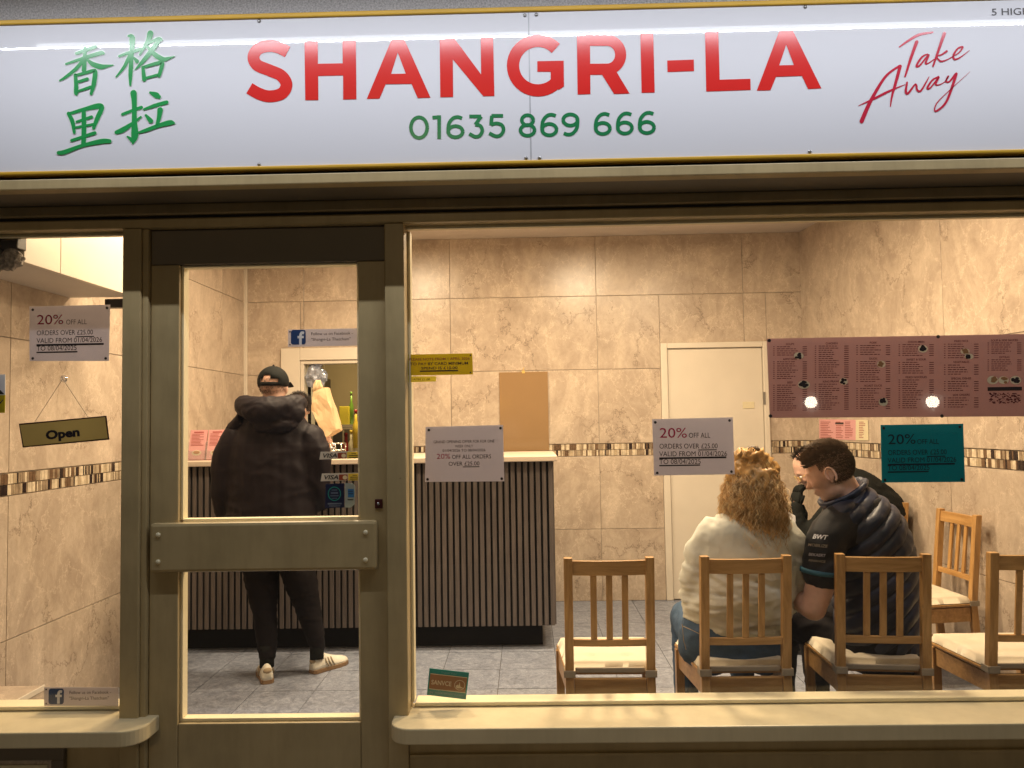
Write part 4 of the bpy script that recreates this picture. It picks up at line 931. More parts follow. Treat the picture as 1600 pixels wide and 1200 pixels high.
# rough broken plaster and ledge at the left edge
p = U(15, 405, 2.925)
pl = MB().sphere(p, (.05, .022, .042), 40, 24).sphere(p+Vector((-.07, 0, .008)), (.06, .022, .048), 30, 18).build('broken_plaster', M['plaster'], None, False)
for v in pl.data.vertices: v.co += noise.noise_vector(v.co*30)*.016 + noise.noise_vector(v.co*90)*.008
tag(pl, 'rough broken lump of grey plaster at the top left corner', 'plaster')
a, b = U(-40, 368, 2.90), U(27, 388, 2.90)
tag(MB().box(a.x, b.x, 2.90, 2.955, b.z, a.z+.1).build('dark_lintel_box', M['kdark'], None, bevel=.004), 'dark box under the ceiling above the broken plaster', 'box')
# tiled ledge
lg = tag(empty('tiled_ledge', (XL+.2, 3.05, 0), 'low tiled ledge with pale trim behind the left window corner', 'ledge'))
z_l = .374; xe = -2.04; ye = 3.25
MB().box(XL+.012, xe-.006, YI+.002, ye-.006, z_l-.02, z_l).build('ledge_tile', M['tile'], lg)
MB().box(XL+.012, xe, YI+.002, ye, 0, z_l-.021).build('ledge_side', M['tile'], lg)
MB().box(xe-.005, xe+.002, YI+.002, ye+.002, z_l-.02, z_l+.003).build('edge_trim', M['white'], lg, bevel=.002)

# ================================================================== CHAIRS
def chair_protos():
    r = empty('pine_chair', (0, 0, 0), 'x', 'chair', 'pine dining chairs with cream cushions'); r['local'] = 1
    W, D, H = .178, .40, .905
    def bx(n, x0, x1, y0, y1, z0, z1, m='pine', lean=0):
        b_ = MB().box(x0, x1, y0, y1, z0, z1)
        if lean: b_.v = [(v[0], v[1]-(max(0, v[2]-.43))*.10, v[2]) for v in b_.v]
        return b_.build(n, M[m], r, bevel=.0025)
    # origin: centre of the back legs on the floor; the chair faces +y
    for s in (-1, 1):
        post = MB()
        x0, x1 = sorted((s*W, s*(W-.034)))
        zs = [0, .22, .43, .66, H]
        vs = []
        for z in zs:
            dy = -.10*max(0, z-.43) + (-.03*(1-z/.43) if z < .43 else 0)
            for (xx, yy) in ((x0, 0), (x1, 0), (x1, .034), (x0, .034)): vs.append((xx, yy+dy, z))
        fs = [(0, 3, 2, 1)] + [(i*4+k, i*4+(k+1) % 4, (i+1)*4+(k+1) % 4, (i+1)*4+k) for i in range(4) for k in range(4)] + [(16, 17, 18, 19)]
        post.add(vs, fs).build('back_leg', M['pine'], r, bevel=.0025)
        xf = s*(W+.030)
        x0, x1 = sorted((xf, xf-s*.036)); bx('front_leg', x0, x1, D-.036, D, 0, .425)
        # side apron, splayed
        xa, xb = s*(W-.008), s*(xf/s-.010)
        MB().prism([(xa, .035, .345), (xb, D-.037, .345), (xb-s*.018, D-.037, .345), (xa-s*.018, .035, .345)], (0, 0, .075)).build('side_apron', M['pinex'], r, bevel=.002)
        MB().prism([(xa, .035, .16), (xb, D-.037, .16), (xb-s*.016, D-.037, .16), (xa-s*.016, .035, .16)], (0, 0, .028)).build('side_stretcher', M['pinex'], r, bevel=.002)
    bx('back_apron', -W+.035, W-.035, .006, .026, .345, .42, 'pinex')
    bx('front_apron', -W-.0, W, D-.030, D-.012, .345, .42, 'pinex')
    # curved top rail
    def rail(n, z0, z1, curve, t=.019):
        vs = []; K = 8
        for k in range(K+1):
            x = -W+.033+(2*W-.066)*k/K; c_ = -curve*(1-(2*k/K-1)**2)
            for (dy, z) in ((0, z0), (t, z0), (t, z1), (0, z1)): vs.append((x, .008+dy+c_-.10*(z-.43), z))
        fs = [(i*4+k, (i+1)*4+k, (i+1)*4+(k+1) % 4, i*4+(k+1) % 4) for i in range(K) for k in range(4)] + [(0, 1, 2, 3), (K*4+3, K*4+2, K*4+1, K*4)]
        return MB().add(vs, fs).build(n, M['pinex'], r, bevel=.002)
    rail('top_rail', .835, .893, .012); rail('lower_rail', .55, .578, .006)
    for xs in (-.062, 0, .062):
        MB().add([(xs+a_, .010+b_-.10*(z-.43)-(.008 if z > .7 else .004), z) for z in (.579, .834) for (a_, b_) in ((-.0125, 0), (.0125, 0), (.0125, .011), (-.0125, .011))], [(0, 1, 2, 3), (7, 6, 5, 4), (0, 4, 5, 1), (1, 5, 6, 2), (2, 6, 7, 3), (3, 7, 4, 0)]).build('back_slat', M['pine'], r, bevel=.002)
    # seat board + cushion
    MB().prism([(-W-.0, .036, .426), (W, .036, .426), (W+.028, D+.012, .426), (-W-.028, D+.012, .426)], (0, 0, .014)).build('seat', M['pinex'], r, bevel=.004)
    bm = bmesh.new(); NX, NY = 26, 26; grid = {}
    for top in (0, 1):
        for i in range(NX+1):
            for j in range(NY+1):
                u, v = i/NX, j/NY; wv = (W-.004)*(1-v)+(W+.024)*v; x = (2*u-1)*wv; y = .030+v*(D-.018)
                e_ = min(u, 1-u, v, 1-v); edge = min(1, e_/.07); z = .444+(.034*math.sqrt(max(0, 1-(1-edge)**2)) if top else 0)
                if top:
                    for (bx_, by_) in ((.3, .25), (.7, .25), (.3, .72), (.7, .72)):
                        z -= .012*math.exp(-((u-bx_)**2+(v-by_)**2)/.0016)
                    z += .0018*noise.noise(Vector((x*18, y*18, 3)))
                grid[top, i, j] = bm.verts.new((x, y, z))
    for i in range(NX):
        for j in range(NY):
            bm.faces.new([grid[1, i, j], grid[1, i+1, j], grid[1, i+1, j+1], grid[1, i, j+1]]); bm.faces.new([grid[0, i, j+1], grid[0, i+1, j+1], grid[0, i+1, j], grid[0, i, j]])
    for i in range(NX):
        for j, fl_ in ((0, 1), (NY, 0)):
            f = [grid[0, i, j], grid[0, i+1, j], grid[1, i+1, j], grid[1, i, j]]; bm.faces.new(f if fl_ else f[::-1])
    for j in range(NY):
        for i, fl_ in ((0, 0), (NX, 1)):
            f = [grid[0, i, j], grid[0, i, j+1], grid[1, i, j+1], grid[1, i, j]]; bm.faces.new(f[::-1] if not fl_ else f)
    bmesh.ops.recalc_face_normals(bm, faces=bm.faces)
    cme = bpy.data.meshes.new('cushion'); bm.to_mesh(cme); bm.free(); link('cushion', cme, M['cushion'], r, True)
    # straps round the posts and velcro strip along the back edge
    for s in (-1, 1):
        xo, xi = s*(W+.006), s*(W-.040)
        MB().box(min(xo, xi), max(xo, xi), -.008, -.003, .428, .456).box(min(xo, xo-s*.004), max(xo, xo-s*.004), -.008, .045, .428, .456).build('cushion_strap', M['strap'], r, bevel=.002)
    MB().box(-W+.04, W-.04, .018, .030, .438, .460).build('cushion_band', M['strap'], r, bevel=.004)
    return r
ch = chair_protos()
def chair_at(pxl, pxr, top, Yb):
    return (U(pxl, top, Yb).x+U(pxr, top, Yb).x)/2
YCH = 3.06
c1 = chair_at(885, 1019, 872, YCH); ch.location = (c1, YCH+.05, 0); ch.rotation_euler.z = math.radians(-1); ch['label'] = 'empty pine chair nearest the counter with its back to the window'
g = 'pine dining chairs with cream cushions'
chs = [ch]
chs.append(copy_thing(ch, (chair_at(1097, 1236, 870, YCH), YCH+.05, 0), math.radians(0), 'pine chair that the woman with curly hair sits on', g))
chs.append(copy_thing(ch, (chair_at(1318, 1449, 866, YCH), YCH+.05, 0), math.radians(-6), 'pine chair that the man in the quilted navy vest sits on', g))
chs.append(copy_thing(ch, (U(1549, 866, YCH).x+.178, YCH+.05, 0), math.radians(0), 'empty pine chair cut off by the right picture edge', g))
def wall_x(y): return XR_B+(XR_F-XR_B)*(YB-y)/(YB-YI+.1)
y5 = 4.36; chs.append(copy_thing(ch, (wall_x(y5)-.10, y5, 0), math.radians(90+4), 'empty pine chair standing sideways against the tiled right wall', g))
y6 = 5.0; chs.append(copy_thing(ch, (wall_x(y6)-.10, y6, 0), math.radians(90+4), 'pine chair behind the navy vest where the bent over person sits', g))

# ================================================================== PEOPLE
def blob(mb, voxel=.012, smooth=6, disp=None, name='b'):
    me = mb.mesh(name); o = bpy.data.objects.new(name, me); COL.objects.link(o)
    m = o.modifiers.new('r', 'REMESH'); m.mode = 'VOXEL'; m.voxel_size = voxel; m.use_smooth_shade = True
    s_ = o.modifiers.new('s', 'SMOOTH'); s_.iterations = smooth; s_.factor = .6
    dg = bpy.context.evaluated_depsgraph_get(); dg.update()
    out = bpy.data.meshes.new_from_object(o.evaluated_get(dg)); bpy.data.objects.remove(o); bpy.data.meshes.remove(me)
    if disp:
        nn = [v.normal.copy() for v in out.vertices]
        for v, n in zip(out.vertices, nn): v.co += n*disp(v.co, n)
    for p in out.polygons: p.use_smooth = True
    out.update(); return out
def wrinkle(amp=.006, sc=(9, 9, 16), seed=0, fine=.35):
    def f(co, n):
        q = Vector((co.x*sc[0]+seed, co.y*sc[1], co.z*sc[2]))
        q += noise.noise_vector(q*.6)*1.2
        r = 1-abs(noise.noise(q))*2
        return amp*(r*.6-.3) + amp*fine*noise.noise(q*2.7)
    return f
def limb(mb, pts, rs, n=14):
    q = catmull([tuple(p)+((r,)) for p, r in zip([tuple(Vector(p)) for p in pts], rs)], 5)
    mb.tube([p[:3] for p in q], [p[3] for p in q], n)
    mb.sphere(pts[0], rs[0]*.99, 14, 10); mb.sphere(pts[-1], rs[-1]*.99, 14, 10); return mb
def torso(mb, rings, side=(1, 0, 0)):     # rings: (centre, rx, ry)
    q = catmull([tuple(Vector(c))+(rx, ry) for c, rx, ry in rings], 5)
    mb.tube([p[:3] for p in q], [(p[3], p[4]) for p in q], 28, side=side); return mb
def head_parts(mb, c, yawd, pitchd, s=1.0, hair_none=True):
    """skull, jaw, brow, nose, lips, ears; the face looks along +x before turning by yaw (deg ccw) and pitch (deg down)"""
    T = Matrix.Translation(c) @ Matrix.Rotation(math.radians(yawd), 4, 'Z') @ Matrix.Rotation(math.radians(pitchd), 4, 'Y') @ Matrix.Scale(s, 4)
    def sp(x, y, z, rx, ry, rz, rot=None):
        Mr = T.to_3x3().to_4x4(); mb.sphere(T @ Vector((x, y, z)), (rx, ry, rz), 18, 12, Mr @ rot if rot else Mr)
    sp(-.012, 0, .028, .098, .077, .092); sp(.030, 0, .0, .062, .066, .085); sp(.022, 0, -.062, .060, .052, .050)
    sp(.058, 0, -.088, .024, .026, .020); sp(.074, 0, .030, .018, .048, .014); sp(.070, .033, -.022, .020, .020, .020); sp(.070, -.033, -.022, .020, .020, .020)
    sp(.092, 0, -.002, .012, .010, .030, Matrix.Rotation(math.radians(-20), 4, 'Y')); sp(.104, 0, -.022, .014, .015, .012)
    sp(.086, 0, -.052, .012, .024, .007); sp(.083, 0, -.062, .012, .022, .008)
    for s_ in (-1, 1):
        sp(.0, s_*.079, -.006, .017, .008, .027, Matrix.Rotation(math.radians(12), 4, 'Y')); sp(.006, s_*.078, -.030, .009, .006, .012)
    return T
def ear_obj(T, s_, parent, name='ear'):
    mb = MB(); pts = []
    for k in range(15):
        an = math.radians(-70+k*20.5); pts.append(T @ Vector((-.004+.018*math.cos(an)*(-1), s_*(.089+.006*math.sin(k*.22)), -.006+.031*math.sin(an))))
    mb.tube(pts, [.0045]*15, 8); return mb
def eyes(T, parent):
    for s_ in (-1, 1):
        c = T @ Vector((.079, s_*.031, .004)); MB().sphere(c, .0115, 12, 8).build('eye', M['whiteprint'], parent, True)
        MB().sphere(T @ Vector((.0865, s_*.031, .003)), .0055, 10, 6).build('iris', M['dark'], parent, True)
        MB().tube([T @ Vector((.083+.004*(1-abs(q)), s_*(.031+q*.018), .030)) for q in (-1, 0, 1)], [.002, .0035, .002], 6).build('eyebrow', M['brownhair'], parent, True)
def hand(mb, wrist, d, up_, s=1.0, curl=.6, left=1):
    """palm, four unequal bent fingers and a thumb; d = direction of the fingers, up_ = back of the hand"""
    d = Vector(d).normalized(); up_ = Vector(up_); up_ = (up_-d*up_.dot(d)).normalized(); sd = d.cross(up_)*left; w_ = Vector(wrist)
    mb.tube([w_, w_+d*.03*s, w_+d*.085*s], [(.026*s, .016*s), (.036*s, .015*s), (.040*s, .013*s)], 14, side=sd)
    for i, (o_, l) in enumerate(((-.030, .062), (-.010, .072), (.010, .068), (.029, .052))):
        p = w_+d*.083*s+sd*o_*s; pts = [p]; a = 0
        for k in range(3):
            a += curl*(.5+.35*k); p = p+(d*math.cos(a)-up_*math.sin(a))*(l*s/2.6)*(1-.12*k); pts.append(p)
        mb.tube(pts, [.0092*s, .0088*s, .008*s, .0062*s], 8); mb.sphere(pts[-1], .0062*s, 8, 6)
    p = w_+d*.025*s-sd*.030*s; mb.tube([p, p+(d*.5-sd*.8)*.03*s-up_*.006, p+(d*.9-sd*.55)*.055*s-up_*.016], [.012*s, .0105*s, .008*s], 8); mb.sphere(p+(d*.9-sd*.55)*.055*s-up_*.016, .008*s, 8, 6)
    return mb
def shoe(name, heel, ang, parent, s=1.0, mats=('shoe', 'gum', 'sand')):
    T = Matrix.Translation(heel) @ Matrix.Rotation(ang, 4, 'Z') @ Matrix.Scale(s, 4)
    def ring(y, w0, h, z0=.024):
        return [T @ Vector((w0*math.cos(a), y, z0+max(0, math.sin(a))*h if True else 0)) for a in [math.pi*k/10 for k in range(11)]]
    sec = [(-.006, .022, .060), (.01, .034, .074), (.045, .036, .082), (.085, .037, .086), (.13, .042, .066), (.18, .047, .048), (.23, .044, .036), (.262, .028, .022), (.272, .010, .008)]
    vs = []; n = 11
    for y, w_, h in sec: vs += ring(y, w_, h)
    fs = [(i*n+k, i*n+k+1, (i+1)*n+k+1, (i+1)*n+k) for i in range(len(sec)-1) for k in range(n-1)] + [(i*n+n-1, i*n, (i+1)*n, (i+1)*n+n-1) for i in range(len(sec)-1)] + [tuple(range(n))[::-1], tuple((len(sec)-1)*n+k for k in range(n))]
    u_ = MB().add(vs, fs).build(name, M[mats[0]], parent, True, bevel=0)
    out = [(w_+.004, y) for y, w_, h in sec]; pts = [T @ Vector((w_, y, .0)) for w_, y in out] + [T @ Vector((-w_, y, .0)) for w_, y in out[::-1]]
    MB().prism(pts, (0, 0, .025*s)).build('sole', M[mats[1]], u_, bevel=.003)
    st = MB()
    for sx in (-1, 1):
        for k in range(3):
            y = .085+k*.022; st.tube([T @ Vector((sx*.0445, y+.012, .030)), T @ Vector((sx*.041, y, .055)), T @ Vector((sx*.028, y-.006, .084))], [.004, .004, .003], 6)
    st.build('stripe', M[mats[2]], u_, True)
    MB().sphere(T @ Vector((0, .004, .076)), (.026, .016, .018), 12, 8, T.to_3x3().to_4x4()).build('heel_tab', M[mats[2]], u_, True)
    return u_
def strands(n, root_fn, path_fn, r=.0013, seg=14, sides=3):
    mb = MB()
    for i in range(n):
        p0, nrm = root_fn(); pts = path_fn(p0, nrm, seg)
        if pts: mb.tube(pts, [r*(1-.5*k/(len(pts)-1)) for k in range(len(pts))], sides, cap=False)
    return mb

# ---- customer at the counter ------------------------------------------------
YM = 4.47
P = lambda px, py, dy=0, Y=None: U(px, py, (Y or YM)+dy)
cu = tag(empty('person', (P(430, 1040).x, YM, 0), 'person in black cap and dark hooded coat standing at the counter', 'person'))
mb = MB(); T = head_parts(mb, P(428, 605, .01), 90-4, 2, 1.0)
limb(mb, [P(428, 615), P(428, 650, -.02)], [.062, .07]); torso(mb, [(P(428, 655), .14, .09), (P(427, 700), .17, .11), (P(424, 780), .17, .12), (P(424, 840), .15, .10), (P(424, 870), .13, .09)])
limb(mb, [P(405, 870), P(412, 960), P(415, 1040, -.02)], [.07, .045, .028]); limb(mb, [P(462, 870), P(481, 955, .05), P(497, 1025, .10)], [.07, .045, .028])
limb(mb, [P(376, 700), P(357, 730), P(353, 775, .02), P(366, 800, .10), P(385, 775, .30)], [.05, .05, .042, .04, .03]); limb(mb, [P(478, 700), P(490, 730), P(493, 768, .02), P(499, 780, .1), P(490, 752, .30)], [.05, .05, .042, .04, .03])
bme = blob(mb, .0095, 4)
hm = MB(); hand(hm, P(385, 775, .30), (.3, 1, .1), (0, 0, 1)); hand(hm, P(490, 752, .30), (.1, 1, .0), (0, 0, 1), left=-1)
body = link('body', bme, M['skin'], cu); hm.build('hands', M['skin'], cu, True)
jk = MB(); torso(jk, [(P(428, 640), .13, .10), (P(428, 668), .215, .14), (P(427, 700), .25, .165), (P(425, 760), .255, .18), (P(423, 815), .258, .185), (P(422, 850), .25, .18), (P(422, 884), .235, .17)])
limb(jk, [P(370, 686, .0), P(355, 715, -.01), P(351, 775, .0), P(364, 805, .10), P(385, 775, .28)], [.088, .084, .078, .07, .052])
limb(jk, [P(484, 686, .0), P(493, 712, -.01), P(495, 765, .02), P(501, 780, .10), P(490, 752, .28)], [.09, .088, .078, .07, .052])
bw_ = wrinkle(.010, (5, 4, 9), 3, .2)
def jdisp(co, n):
    base = bw_(co, n)
    # fine vertical ripples of the padded back
    return base + .0014*math.sin(co.x*110+2*noise.noise(co*7))*(1 if n.y < 0 else .2)
link('coat', blob(jk, .010, 8, jdisp), M['jacket'], cu)
hd = MB()
hp = []
for k in range(13):     # rolled hood draping behind the neck
    an = math.radians(180+k*15); hp.append(P(428, 627, 0)+Vector((.160*math.cos(an), -.02+.130*math.sin(an), -.015+.02*math.cos(2*an)-.02)))
hd.tube(hp, [.045, .055, .062, .066, .072, .078, .082, .078, .072, .066, .062, .055, .045], 16)
for e_ in (hp[0], hp[-1]): hd.sphere(e_, .045, 12, 8)
hd.sphere(P(430, 646, -.10), (.175, .085, .095), 24, 14); hd.sphere(P(430, 664, -.12), (.13, .07, .055), 20, 12); hd.sphere(P(428, 634, -.01), (.135, .105, .06), 20, 12)
hd.tube([P(380, 655, -.05), P(366, 666, -.03), P(357, 672, .0)], [.045, .036, .026], 12); hd.sphere(P(357, 672, .0), .026, 10, 8)
link('hood', blob(hd, .009, 6, wrinkle(.008, (12, 12, 16), 8, .4)), M['jacket'], cu)
tr_ = MB(); limb(tr_, [P(405, 860), P(408, 900), P(413, 950, .0), P(417, 1000), P(418, 1022, -.02)], [.105, .098, .073, .058, .050])
limb(tr_, [P(455, 860), P(468, 900), P(481, 950, .05), P(492, 990, .08), P(496, 1008, .1)], [.105, .098, .073, .056, .048]); torso(tr_, [(P(426, 830), .18, .13), (P(428, 885), .175, .13)])
link('trousers', blob(tr_, .0095, 5, wrinkle(.009, (10, 10, 20), 5)), M['trouser'], cu)
sk = MB(); sk.tube([P(417, 1008, -.02), P(417, 1042, -.03)], [.042, .040], 14).build('sock', M['cap'], cu, True); sk = MB(); sk.tube([P(495, 998, .1), P(495, 1030, .08)], [.041, .040], 14).build('sock', M['cap'], cu, True)
a = U(420, 1057, 4.38); sh1 = shoe('shoe', (a.x, 4.36, .0), math.radians(24), cu, .95); a = U(489, 1040, 4.55); sh2 = shoe('shoe', (a.x, 4.53, .0), math.radians(-38), cu, .93)
# cap
cp = MB(); Tc = T
cv = []; nn_ = 24
for i in range(9):
    th = math.radians(2+i*13.3)
    for k in range(nn_):
        ph = 2*math.pi*k/nn_; v = Vector((-.010+.106*math.sin(th)*math.cos(ph), .088*math.sin(th)*math.sin(ph), .030+.094*math.cos(th)))
        cv.append(Tc @ v)
cf = [(i*nn_+k, (i+1)*nn_+k, (i+1)*nn_+(k+1) % nn_, i*nn_+(k+1) % nn_) for i in range(8) for k in range(nn_)] + [tuple(range(nn_))]
cf = [f for f in cf if not (len(f) == 4 and f[0]//nn_ in (5, 6) and min(abs((f[0] % nn_)-12), 99) <= 2 and not (f[0]//nn_ == 5 and abs((f[0] % nn_)+.5-12) > 1.2))]
cap = MB().add(cv, cf).build('cap', M['cap'], cu, True); cap.modifiers.new('t', 'SOLIDIFY').thickness = .003
bl = []
for k in range(11):
    an = math.radians(-62+k*12.4)
    bl.append((Tc @ Vector((.02+.085*math.cos(an), .088*math.sin(an), .035)), Tc @ Vector((.04+.135*math.cos(an), .092*math.sin(an), .012))))
MB().add([p for q in bl for p in q], [(2*i, 2*i+1, 2*i+3, 2*i+2) for i in range(10)]).build('brim', M['cap'], cap, True).modifiers.new('t', 'SOLIDIFY').thickness = .003
MB().sphere(Tc @ Vector((-.010, 0, .126)), .007, 10, 6).build('button', M['cap'], cap, True)
def scalp_root(T, cond, s=1.0, cx=-.012, cz=.028, rx=.098, ry=.077, rz=.092):
    def f():
        while True:
            v = Vector((rnd.gauss(0, 1), rnd.gauss(0, 1), rnd.gauss(0, 1))).normalized()
            p = Vector((cx+v.x*rx, v.y*ry, cz+v.z*rz))
            if cond(p, v): return T @ p, (T.to_3x3() @ v).normalized()
    return f
def short_path(length, sweep, jit=.3):
    def f(p0, n, seg):
        L = length*rnd.uniform(.6, 1.1); d = (n+Vector(sweep)+Vector((rnd.gauss(0, jit), rnd.gauss(0, jit), rnd.gauss(0, jit)))).normalized()
        return [p0-n*.003, p0+d*L*.5, p0+(d+Vector(sweep)*.5).normalized()*L]
    return f
strands(700, scalp_root(T, lambda p, v: p.x < .0 and -.055 < p.z < .05), short_path(.008, (0, 0, -.6)), .0009).build('hair', M['darkhair'], cu, fix=False)

# ---- staff behind the counter ----------------------------------------------
YQ_ = 5.75
P = lambda px, py, dy=0: U(px, py, YQ_+dy)
stf = tag(empty('person', (P(468, 800).x, YQ_, 0), 'dark haired person behind the counter holding a brown paper bag', 'person'))
mb = MB(); T = head_parts(mb, P(467, 640), -80, 12, .98); limb(mb, [P(467, 650), P(467, 680)], [.055, .06]); hx = P(467, 700)
torso(mb, [(hx, .15, .09), (Vector((hx.x, YQ_, 1.1)), .17, .11), (Vector((hx.x, YQ_, .85)), .17, .12)])
for s_ in (-1, 1): limb(mb, [(hx.x+s_*.09, YQ_, .86), (hx.x+s_*.1, YQ_-.01, .45), (hx.x+s_*.1, YQ_, .09)], [.085, .058, .038])
limb(mb, [P(498, 695), P(514, 712, -.05), P(513, 690, -.28)], [.05, .042, .032]); limb(mb, [P(436, 695), P(430, 715, -.05), P(452, 712, -.25)], [.05, .042, .032])
link('body', blob(mb, .01, 4), M['skin'], stf); eyes(T, stf)
hm = MB(); hand(hm, P(513, 690, -.28), (-.1, -.5, .8), (.7, -.5, 0), curl=.9); hand(hm, P(452, 712, -.25), (.3, -.9, .1), (0, 0, 1), curl=.7, left=-1); hm.build('hands', M['skin'], stf, True)
jk = MB(); torso(jk, [(P(467, 672), .09, .07), (P(467, 690), .17, .11), (Vector((hx.x, YQ_, 1.15)), .20, .135), (Vector((hx.x, YQ_, .82)), .19, .135)])
limb(jk, [P(495, 695), P(514, 714, -.05), P(515, 700, -.2)], [.07, .058, .05]); limb(jk, [P(440, 695), P(430, 716, -.05), P(448, 713, -.2)], [.07, .058, .05])
link('jumper', blob(jk, .011, 6, wrinkle(.006)), M['blacktee'], stf)
for k in range(3):
    c0 = P(519, 694+k*5, -.215); MB().tube([c0+Vector((-.035, -.03, .008)), c0+Vector((.0, -.045, 0)), c0+Vector((.03, -.02, -.006))], [.005]*3, 6).build('sleeve_stripe', M['whiteprint'], stf, True)
tr_ = MB(); torso(tr_, [(Vector((hx.x, YQ_, .9)), .175, .13), (Vector((hx.x, YQ_, .8)), .18, .13)])
for s_ in (-1, 1): limb(tr_, [(hx.x+s_*.09, YQ_, .84), (hx.x+s_*.1, YQ_-.01, .45), (hx.x+s_*.1, YQ_, .06)], [.095, .068, .055])
link('trousers', blob(tr_, .012, 5, wrinkle(.006)), M['trouser'], stf)
for s_ in (-1, 1): shoe('shoe', (hx.x+s_*.1, YQ_+.05, 0), math.pi, stf, mats=('cap', 'dark', 'cap'))
strands(1500, scalp_root(T, lambda p, v: p.z > .0 and p.x < .055), short_path(.03, (0, .2, -.3)), .0018).build('hair', M['darkhair'], stf, fix=False)
# brown paper bag held over the counter
bc = [(492, 606), (508, 601), (524, 672), (507, 681), (486, 640)]
YBG = 5.30
bt = tag(empty('paper_bag', U(505, 640, YBG), 'crumpled brown paper bag held above the counter', 'bag'))
vs0 = [U(493, 607, YBG), U(505, 604, YBG), U(525, 672, YBG), U(505, 684, YBG)]
mb = MB(); bmx = bmesh.new()
q_ = [U(x, y, YBG) for x, y in ((489, 612), (506, 606), (526, 671), (508, 683), (486, 640))]
mb.prism(q_, (.02, .10, 0)); me = mb.mesh(); bmx.from_mesh(me); bmesh.ops.triangulate(bmx, faces=bmx.faces); bmesh.ops.subdivide_edges(bmx, edges=bmx.edges, cuts=5, use_grid_fill=True)
for v in bmx.verts: v.co += noise.noise_vector(v.co*16)*.012
bmesh.ops.recalc_face_normals(bmx, faces=bmx.faces); bmx.to_mesh(me); bmx.free(); link('bag_body', me, M['kraft'], bt)
mb = MB()
for k in range(7): mb.tube([U(490+k*2.2, 612-k*.8, YBG+.02), U(491+k*1.8, 602-(k % 3)*2.5, YBG+.03), U(494+k*1.0, 594, YBG+.04)], [.012, .009, .004], 5)
mb.build('twisted_top', M['kraft'], bt, True)

# ---- woman with curls --------------------------------------------------------
YW = 3.33
P = lambda px, py, dy=0: U(px, py, YW+dy)
wo = tag(empty('person', (P(1150, 1000).x, YW, 0), 'person with blond curly hair and pale sweatshirt seated on a pine chair', 'person'))
mb = MB(); T = head_parts(mb, P(1176, 752, .03), 78, 24, .98)
limb(mb, [P(1172, 770), P(1170, 815)], [.055, .06])
torso(mb, [(P(1168, 820), .15, .09), (P(1160, 870), .17, .11), (P(1155, 940), .17, .12), (P(1150, 1000), .19, .13)])
hipL, hipR = P(1108, 1018, .03), P(1190, 1018, .03); kL = Vector((hipL.x-.02, YW+.42, .50)); kR = Vector((hipR.x+.0, YW+.44, .50)); aL = Vector((hipL.x-.05, YW+.30, .09)); aR = Vector((hipR.x+.03, YW+.42, .09))
limb(mb, [hipL, kL], [.08, .055]); limb(mb, [kL, aL], [.052, .034]); limb(mb, [hipR, kR], [.08, .055]); limb(mb, [kR, aR], [.052, .034])
limb(mb, [P(1116, 845), P(1101, 866), P(1086, 930, .0), P(1097, 948, .10), P(1130, 950, .26)], [.042, .042, .036, .034, .028]); limb(mb, [P(1218, 845), P(1232, 866), P(1236, 925, .03), P(1229, 940, .12), P(1205, 940, .28)], [.042, .042, .036, .034, .028])
link('body', blob(mb, .01, 4), M['skin'], wo)
hm = MB(); hand(hm, P(1130, 950, .26), (.5, .8, .1), (0, 0, 1), .9); hand(hm, P(1205, 940, .28), (-.5, .8, .1), (0, 0, 1), .9, left=-1); hm.build('hands', M['skin'], wo, True)
jk = MB()
torso(jk, [(P(1168, 800), .075, .07), (P(1166, 822), .17, .12), (P(1163, 850), .215, .145), (P(1160, 900), .22, .155), (P(1152, 945), .225, .165), (P(1150, 968), .215, .16), (P(1148, 985), .195, .15)])
limb(jk, [P(1112, 833), P(1098, 862), P(1084, 930, .0), P(1095, 950, .10), P(1128, 950, .24)], [.070, .074, .060, .054, .042])
limb(jk, [P(1222, 832), P(1236, 860), P(1238, 925, .03), P(1230, 940, .12), P(1205, 940, .26)], [.070, .072, .060, .054, .042])
def wdisp(co, n):
    q = Vector((co.x*5, co.y*4, co.z*13+co.x*7)); q += noise.noise_vector(q*.7)*1.4
    r = 1-abs(noise.noise(q))*2; lowz = max(0, min(1, (.86-co.z)/.2))
    return .013*(r-.5) + lowz*.012*(1-abs(noise.noise(Vector((co.x*9, 3, co.z*38))))*2-.3) + .002*noise.noise(co*40)
link('sweatshirt', blob(jk, .009, 6, wdisp), M['sweat'], wo)
tr_ = MB(); torso(tr_, [(P(1146, 962), .19, .14), (P(1144, 990), .222, .165), (P(1144, 1020), .225, .165), (P(1144, 1035), .20, .15)])
limb(tr_, [hipL, kL], [.10, .075]); limb(tr_, [kL, aL+Vector((0, 0, .03))], [.072, .052]); limb(tr_, [hipR, kR], [.10, .075]); limb(tr_, [kR, aR+Vector((0, 0, .03))], [.072, .052])
jo = link('jeans', blob(tr_, .01, 5, wrinkle(.007, (10, 10, 16), 2)), M['denim'], wo)
pk = MB(); pk.tube([P(1066, 975, -.115), P(1068, 1000, -.125), P(1072, 1015, -.12)], .0015, 5).tube([P(1066, 978, -.115), P(1082, 985, -.15), P(1096, 992, -.165)], .0015, 5); pk.build('pocket_stitching', M['sand'], jo)
for a_, s_ in ((aL, 0), (aR, -.1)): shoe('shoe', (a_.x, a_.y-.05, 0), s_, wo, .92)
